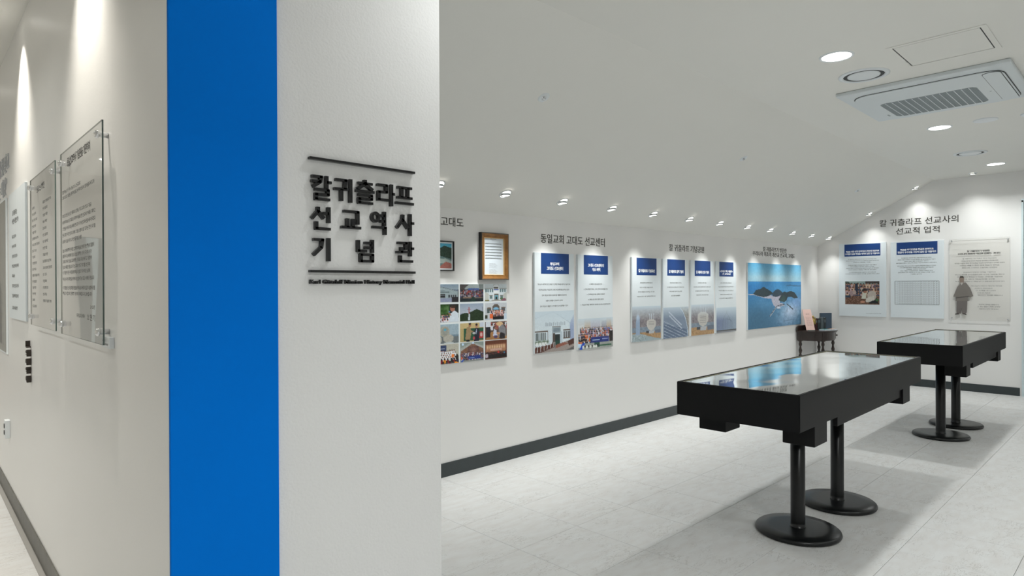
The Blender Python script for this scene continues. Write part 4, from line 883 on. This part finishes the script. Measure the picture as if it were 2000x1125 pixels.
def ph32():
    c = Pic(50, 34, (.78, .70, .50)); c.rect(.82, 0, 1, .25, (.78, .82, .88)); c.rect(.16, .28, 1, .95, (.14, .34, .24)); c.rect(0, .3, .15, 1, (.72, .64, .44)); c.rect(.80, .5, .98, .85, (.70, .22, .22)); c.ell(.89, .66, .06, .1, (.85, .7, .68)); c.poly([(.22, .85), (.28, .25), (.40, .18), (.48, .45), (.47, .52), (.42, .90), (.25, .90)], (.62, .52, .38)); c.ell(.41, .13, .055, .09, (.66, .46, .34)); c.ell(.41, .06, .055, .05, (.12, .1, .09)); c.line(.40, .42, .54, .48, .06, (.62, .52, .38)); c.poly([(.58, 1), (.6, .45), (.66, .28), (.78, .30), (.82, .5), (.8, 1)], (.13, .14, .20)); c.ell(.69, .2, .055, .09, (.72, .52, .42)); c.ell(.69, .12, .06, .05, (.10, .08, .08)); c.line(.66, .4, .54, .52, .06, (.13, .14, .20)); c.poly([(.68, .36), (.71, .36), (.68, .62), (.65, .62)], (.75, .82, .9)); c.ell(.58, .56, .07, .06, (.75, .76, .76)); c.rect(.27, .88, .40, 1, (.08, .08, .08)); c.ell(.58, .82, .04, .08, (.75, .3, .32)); c.noise(.03, 1); return c
def ph33():
    c = Pic(50, 34, (.35, .28, .24)); c.crowd(0, .0, 1, .3, 2, 9, [(.85, .86, .9), (.6, .3, .3), (.3, .25, .25), (.8, .75, .7)], (.7, .5, .4)); c.poly([(0, 1), (.3, .55), (.7, .6), (1, .85), (1, 1)], (.66, .48, .30)); c.rect(.05, 0, .26, .3, (.85, .88, .92)); c.rect(.06, .3, .24, .85, (.10, .11, .15)); c.ell(.66, .15, .16, .11, (.85, .72, .55)); c.poly([(.62, .9), (.62, .35), (.78, .18), (.95, .4), (.95, .85)], (.52, .52, .54)); c.poly([(.64, .95), (.70, .6), (.9, .7), (.9, .98)], (.14, .12, .14)); c.poly([(.36, .8), (.40, .42), (.50, .42), (.56, .78)], (.80, .82, .90)); c.ell(.48, .38, .055, .08, (.62, .42, .34)); c.ell(.48, .84, .08, .08, (.30, .24, .42)); c.ell(.6, .66, .09, .05, (.78, .58, .44)); c.noise(.06, 1); return c
def ph41():
    c = Pic(50, 34, (.74, .73, .68)); c.rect(0, .06, .5, .40, (.20, .26, .40)); c.rect(.04, .20, .44, .24, (.7, .75, .85)); c.rect(.15, .30, .32, .34, (.65, .7, .8)); c.crowd(0, .32, .85, .75, 4, 10, [(.92, .93, .95)], (.7, .5, .42), (.12, .1, .1)); c.crowd(0, .72, 1, 1, 2, 8, [(.16, .2, .42), (.5, .12, .18), (.15, .14, .15), (.95, .6, .15), (.3, .3, .3)], (.12, .1, .1)); c.ell(.75, .6, .06, .09, (.95, .50, .15)); c.ell(.92, .7, .06, .16, (.12, .11, .11)); c.noise(.05, 1); return c
def ph42():
    c = Pic(50, 34, (.55, .60, .58)); c.poly([(0, .3), (.5, .0), (1, .25), (1, .5), (0, .5)], (.66, .68, .66)); c.poly([(.05, .42), (.52, .06), (.98, .38), (.98, .7), (.05, .7)], (.50, .36, .28)); c.poly([(.3, .6), (.32, .25), (.78, .25), (.8, .6)], (.38, .26, .24)); c.soft(.55, .4, .14, .14, (.62, .48, .44), .8); c.line(.05, .40, .52, .05, .03, (.7, .72, .72)); c.line(.52, .05, .98, .36, .03, (.7, .72, .72)); c.ell(.12, .1, .05, .06, (.8, .9, 1)); c.ell(.54, .06, .04, .05, (.8, .9, 1)); c.crowd(.03, .50, 1, .85, 4, 16, [(.8, .8, .85), (.3, .35, .5), (.5, .3, .35), (.25, .22, .25)], (.7, .5, .42)); c.rect(.34, .72, .86, .88, (.14, .22, .52)); c.rect(.38, .79, .60, .82, (.5, .6, .8)); c.rect(.04, .74, .10, .86, (.85, .36, .2)); c.rect(0, .90, 1, 1, (.55, .57, .55)); c.poly([(.02, 1), (.12, .84), (.18, .86), (.1, 1)], (.12, .3, .7)); c.noise(.06, 1); return c
def ph43():
    c = Pic(50, 34, (.46, .26, .18)); c.rect(0, .0, 1, .18, (.40, .22, .15)); c.rect(.05, .25, .93, .62, (.68, .48, .36))
    for i in range(8): c.soft(.12+i*.105, .36, .035, .10, (.92, .82, .66), .9)
    c.rect(.25, .45, .75, .55, (.80, .64, .58)); c.crowd(0, .58, 1, .85, 3, 16, [(.14, .1, .12), (.18, .12, .13), (.12, .1, .12), (.4, .12, .14)], (.5, .34, .28), (.1, .07, .07)); c.rect(.15, .76, .98, .95, (.10, .08, .09)); c.ell(.08, .8, .07, .1, (.75, .7, .75)); c.ell(.60, .64, .04, .06, (.75, .2, .18)); c.ell(.87, .70, .03, .05, (.2, .5, .65)); c.rect(0, .95, 1, 1, (.36, .22, .16)); c.noise(.05, 1); return c
pics = [[ph13, ph11, ph12, ph13], [ph23, ph21, ph22, ph23], [ph33, ph31, ph32, ph33], [ph43, ph41, ph42, ph43]]
labs = [['', 'photo of a gabled white church front', 'photo of a dark crowded hall', 'photo of a white building front'], ['', 'photo of a man speaking into a microphone outdoors', 'photo of a red cross above dark trees', 'photo of a group on the steps of a white building'],
        ['', 'photo of three inscribed boulders by the sea', 'photo of two men shaking hands before a green board', 'photo of people crouching on sandy ground'], ['', 'photo of a choir in white', 'photo of a large group with a blue banner indoors', 'photo of a group on a warm lit stage']]
for r_ in range(4):
    for q in range(1, 4):
        (xa, xb), (za, zb_) = cols[q], rows[r_]
        o = pics[r_][q]().build('photo', xa, za, xb, zb_, -.0128, pb); o['label'] = labs[r_][q]

# ================================================================== DISPLAY TABLES
def display_table(loc, label, rz):
    t = thing('display_table', label, 'table', loc, rz, 'black display tables')
    L_, W2, ZT_, ZB_ = 1.145, .3325, .970, .787
    # hollow case: four boards and a bottom
    rim = .016
    cs = MB()
    outer = [(-L_, -W2), (L_, -W2), (L_, W2), (-L_, W2)]; inner = [(-L_+rim, -W2+rim), (L_-rim, -W2+rim), (L_-rim, W2-rim), (-L_+rim, W2-rim)]
    bm = bmesh.new()
    vo = [bm.verts.new((x, y, ZT_)) for x, y in outer]; vi = [bm.verts.new((x, y, ZT_)) for x, y in inner]
    vb = [bm.verts.new((x, y, ZB_)) for x, y in outer]; vd = [bm.verts.new((x, y, ZT_-.02)) for x, y in inner]
    for i in range(4):
        j = (i+1) % 4
        bm.faces.new((vo[i], vo[j], vi[j], vi[i])); bm.faces.new((vb[i], vb[j], vo[j], vo[i])); bm.faces.new((vi[i], vi[j], vd[j], vd[i]))
    bm.faces.new(vb[::-1]); bm.faces.new(vd)
    bmesh.ops.recalc_face_normals(bm, faces=bm.faces)
    eds = [e for e in bm.edges if (e.verts[0] in vo and e.verts[1] in vo) or (e.verts[0] in vb and e.verts[1] in vb) or (e.verts[0] in vo and e.verts[1] in vb) or (e.verts[0] in vb and e.verts[1] in vo)]
    bmesh.ops.bevel(bm, geom=eds, offset=.003, segments=2, affect='EDGES')
    me = bpy.data.meshes.new('case'); bm.to_mesh(me); bm.free(); link('case', me, 'black', t)
    lp = MB(); a, b = L_-rim, W2-rim; s_ = .0055
    for q0, q1 in (((-a, -b), (a, -b+s_)), ((-a, b-s_), (a, b)), ((-a, -b+s_), (-a+s_, b-s_)), ((a-s_, -b+s_), (a, b-s_))): lp.box((q0[0], q0[1], ZT_-.012), (q1[0], q1[1], ZT_-.0035))
    lp.build('edge_strip', 'lip', t)
    MB().box((-a+s_, -b+s_, ZT_-.019), (a-s_, b-s_, ZT_-.0045)).build('glass_top', 'screen', t)
    for bx in ((-L_+.225, -L_+.40), (L_-.43, L_-.255)):
        for by in ((-W2+.012, -W2+.175), (W2-.175, W2-.012)):
            bevbox('support_block', (bx[0], by[0], .675), (bx[1], by[1], ZB_+.001), .003, 'black', t, 1)
    for sy in (-1, 1):
        y0, y1 = sorted((sy*(W2-.026), sy*(W2-.050)))
        bevbox('side_rail', (-.545, y0, .722), (L_-.432, y1, ZB_+.001), .002, 'black', t, 1)
    for lx in (-.325, .365):
        lg = MB().lathe([(0, .032), (.045, .032), (.045, .037), (.0415, .039), (.0415, .06), (.0415, ZB_), (0, ZB_)], 36).build('leg', 'blackmetal', t); lg.location = (lx, -.008, 0)
        bs = MB().lathe([(0, 0), (.228, 0), (.238, .004), (.2425, .013), (.239, .024), (.230, .031), (.16, .0335), (.05, .034), (0, .034)], 64).build('foot_plate', 'blackmetal', t); bs.location = (lx, -.008, 0)
        o = MB().box((-.10, -.08, ZB_-.012), (.10, .08, ZB_)).build('mounting_plate', 'blackmetal', t); o.location = (lx, -.008, 0)
    return t
display_table((4.235, 1.562, 0), 'black display table with a glossy glass top, nearest the camera', .012)
display_table((7.700, 1.548, 0), 'black display table with a glossy glass top, farther back by the end wall', .010)

# ================================================================== CORNER TABLE AND THINGS ON IT
ct = thing('console_table', 'dark half round wooden side table with turned legs in the far corner', 'table', (10.29, 3.925, 0))
TZ = .800; RX, RY = .43, .43
def half(rx, ry, z0, z1, n=36):
    pts = [(rx*math.cos(PI+PI*i/n), ry*math.sin(PI+PI*i/n)) for i in range(n+1)]
    return MB().prism(pts, 'z', z0, z1)
half(RX, RY, TZ-.012, TZ).build('table_top', 'wood', ct)
half(RX-.012, RY-.012, TZ-.026, TZ-.012).build('top_moulding', 'wood', ct)
half(RX-.035, RY-.035, TZ-.150, TZ-.026).build('apron', 'wood', ct)
MB().prism([(-RX+.01, TZ), (-RX+.01, TZ+.05), (-RX+.05, TZ+.075), (RX-.05, TZ+.075), (RX-.01, TZ+.05), (RX-.01, TZ)], 'y', -.018, 0).build('back_rail', 'wood', ct)
# curved drawer front with two knobs on the right of the apron
n = 10; a0, a1 = R(292), R(340); pts = [((RX-.027)*math.cos(a0+(a1-a0)*i/n), (RY-.027)*math.sin(a0+(a1-a0)*i/n)) for i in range(n+1)]+[((RX-.036)*math.cos(a1-(a1-a0)*i/n), (RY-.036)*math.sin(a1-(a1-a0)*i/n)) for i in range(n+1)]
dr = MB().prism(pts, 'z', TZ-.135, TZ-.040).build('drawer', 'wood', ct)
for a in (303, 329):
    kx, ky = (RX-.028)*math.cos(R(a)), (RY-.028)*math.sin(R(a))
    k = MB().lathe([(0, 0), (.006, 0), (.006, .018), (.013, .022), (.015, .030), (.010, .036), (0, .037)], 16).build('knob', 'wood', dr); k.location = (kx, ky, TZ-.085); k.rotation_euler = (PI/2, 0, R(a)+PI/2)
prof = [(0, 0), (.012, 0), (.015, .02), (.011, .05), (.016, .20), (.018, .36), (.014, .40), (.026, .415), (.026, .428), (.014, .44), (.020, .47), (.026, .50), (.017, .53), (.014, .56), (.022, .58), (.024, .60), (.018, .62), (.018, .66)]
for a in (186, 236, 304, 354):
    lx, ly = (RX-.055)*math.cos(R(a)), (RY-.055)*math.sin(R(a))
    mb = MB().lathe(prof, 20); mb.box((-.024, -.024, TZ-.160), (.024, .024, TZ-.020))
    o = mb.build('leg', 'wood', ct); o.location = (lx, ly, 0); o.rotation_euler = (0, 0, R(a))
def onct(dx, dy, z=0): return (10.29+dx, 3.925+dy, TZ+z)
# leaning pink card
pc = thing('leaning_card', 'tall pink printed card leaning at the left of the corner side table', 'card', onct(-.258, -.150), R(-37))
o = bevbox('card', (-.07, -.003, 0), (.07, .003, .335), .001, 'pink', pc, 1); o.rotation_euler = (R(-20), 0, 0); o.location = (0, 0, .008)
q = text_lines('printed_text', [('선교의 역사', -.03, .25, .03, .265)]+[('고대도의 작은 이야기', -.045, .20-i*.016, .045, .207-i*.016) for i in range(9)], 'brown_letter', o, -.0038)
MB().prism([(-.05, 0), (.06, 0), (.06, .012), (-.05, .012)], 'y', -.02, .05).build('card_stand', 'acrylic_edge', pc)
# brass figurine: turned foot with a winged body
fgn = thing('brass_figurine', 'small brass figurine between the pink card and the books', 'figurine', onct(-.110, -.130), R(-20))
MB().lathe([(0, 0), (.036, 0), (.036, .012), (.024, .020), (.014, .035), (.013, .060), (.020, .072), (0, .073)], 24).build('foot', 'book_dark', fgn)
MB().lathe([(0, .070), (.020, .075), (.034, .095), (.040, .120), (.033, .150), (.018, .175), (.012, .195), (.015, .208), (.009, .222), (0, .228)], 24).build('body', 'brass', fgn)
for s_ in (-1, 1):
    MB().prism([(s_*.020, .095), (s_*.055, .115), (s_*.058, .150), (s_*.040, .200), (s_*.030, .165), (s_*.018, .150)], 'y', -.007, .007).build('wing', 'brass', fgn)
# books
def book(label, loc, rz, w_, d_, h_, cover, group='upright books on the corner table', title=None):
    t = thing('book', label, 'book', loc, rz, group)
    c_ = MB().box((0, 0, 0), (.003, d_, h_)).box((w_-.003, 0, 0), (w_, d_, h_)).box((0, 0, 0), (w_, .003, h_)); c_.build('cover', cover, t)
    MB().box((.003, .003, .004), (w_-.003, d_-.004, h_-.004)).build('pages', 'paper', t)
    MB().box((.004, -.0006, h_*.62), (w_-.004, .0, h_*.84)).build('spine_label', 'book_grey', t)
    return t
book('big slate blue book standing behind the other books', onct(.240, -.098), R(-122), .030, .20, .255, 'book_blue')
book('maroon book, leftmost upright book beside the brass figurine', onct(-.020, -.095), R(-60), .064, .12, .175, 'book_red')
book('charcoal book right of the maroon book', onct(.013, -.152), R(-60), .043, .12, .180, 'book_dark')
book('grey book between the charcoal book and the slate blue book', onct(.036, -.191), R(-60), .042, .12, .195, 'book_grey')
book('thin charcoal book, rightmost upright book', onct(.058, -.229), R(-60), .032, .12, .190, 'book_dark')
# brochures lying flat
def brochure(label, loc, rz, w_, h_, th, pic):
    t = thing('brochure', label, 'brochure', loc, rz, 'brochures lying on the corner table')
    bevbox('pages', (0, 0, 0), (w_, h_, th), .0008, 'paper', t, 1)
    o = pic.build('cover_print', 0, 0, w_, h_, 0, t); o.rotation_euler = (R(-90), 0, 0); o.location = (0, 0, th+.0006)
    return t
c = Pic(24, 16, (.16, .45, .44)); c.noise(.18, 2); c.rect(.1, .1, .5, .4, (.75, .82, .78), .6)
brochure('teal and green brochure lying flat in front of the books', onct(-.125, -.310), R(-12), .16, .095, .018, c)
c = Pic(24, 16, (.80, .42, .16)); c.rect(.5, .1, .95, .9, (.85, .80, .74)); c.noise(.06, 2)
brochure('orange and white brochure lying flat at the right of the table', onct(.062, -.345), R(-8), .155, .095, .014, c)

# wall mounted fire extinguisher at the far end of the corridor (mirrored in the acrylic)
fe = thing('fire_extinguisher', 'red fire extinguisher at the corridor end, mirrored in the acrylic sign', 'fire extinguisher', (-.58, YN-.18, 0))
MB().lathe([(0, 0), (.08, 0), (.085, .02), (.085, .40), (.06, .47), (.03, .49), (.03, .52), (0, .52)], 24).build('cylinder', 'red', fe)
MB().box((-.012, -.09, .52), (.012, .03, .55)).box((-.01, -.10, .56), (.01, .03, .575)).build('handle', 'blackmetal', fe)
for c in KEEP: bpy.data.curves.remove(c)
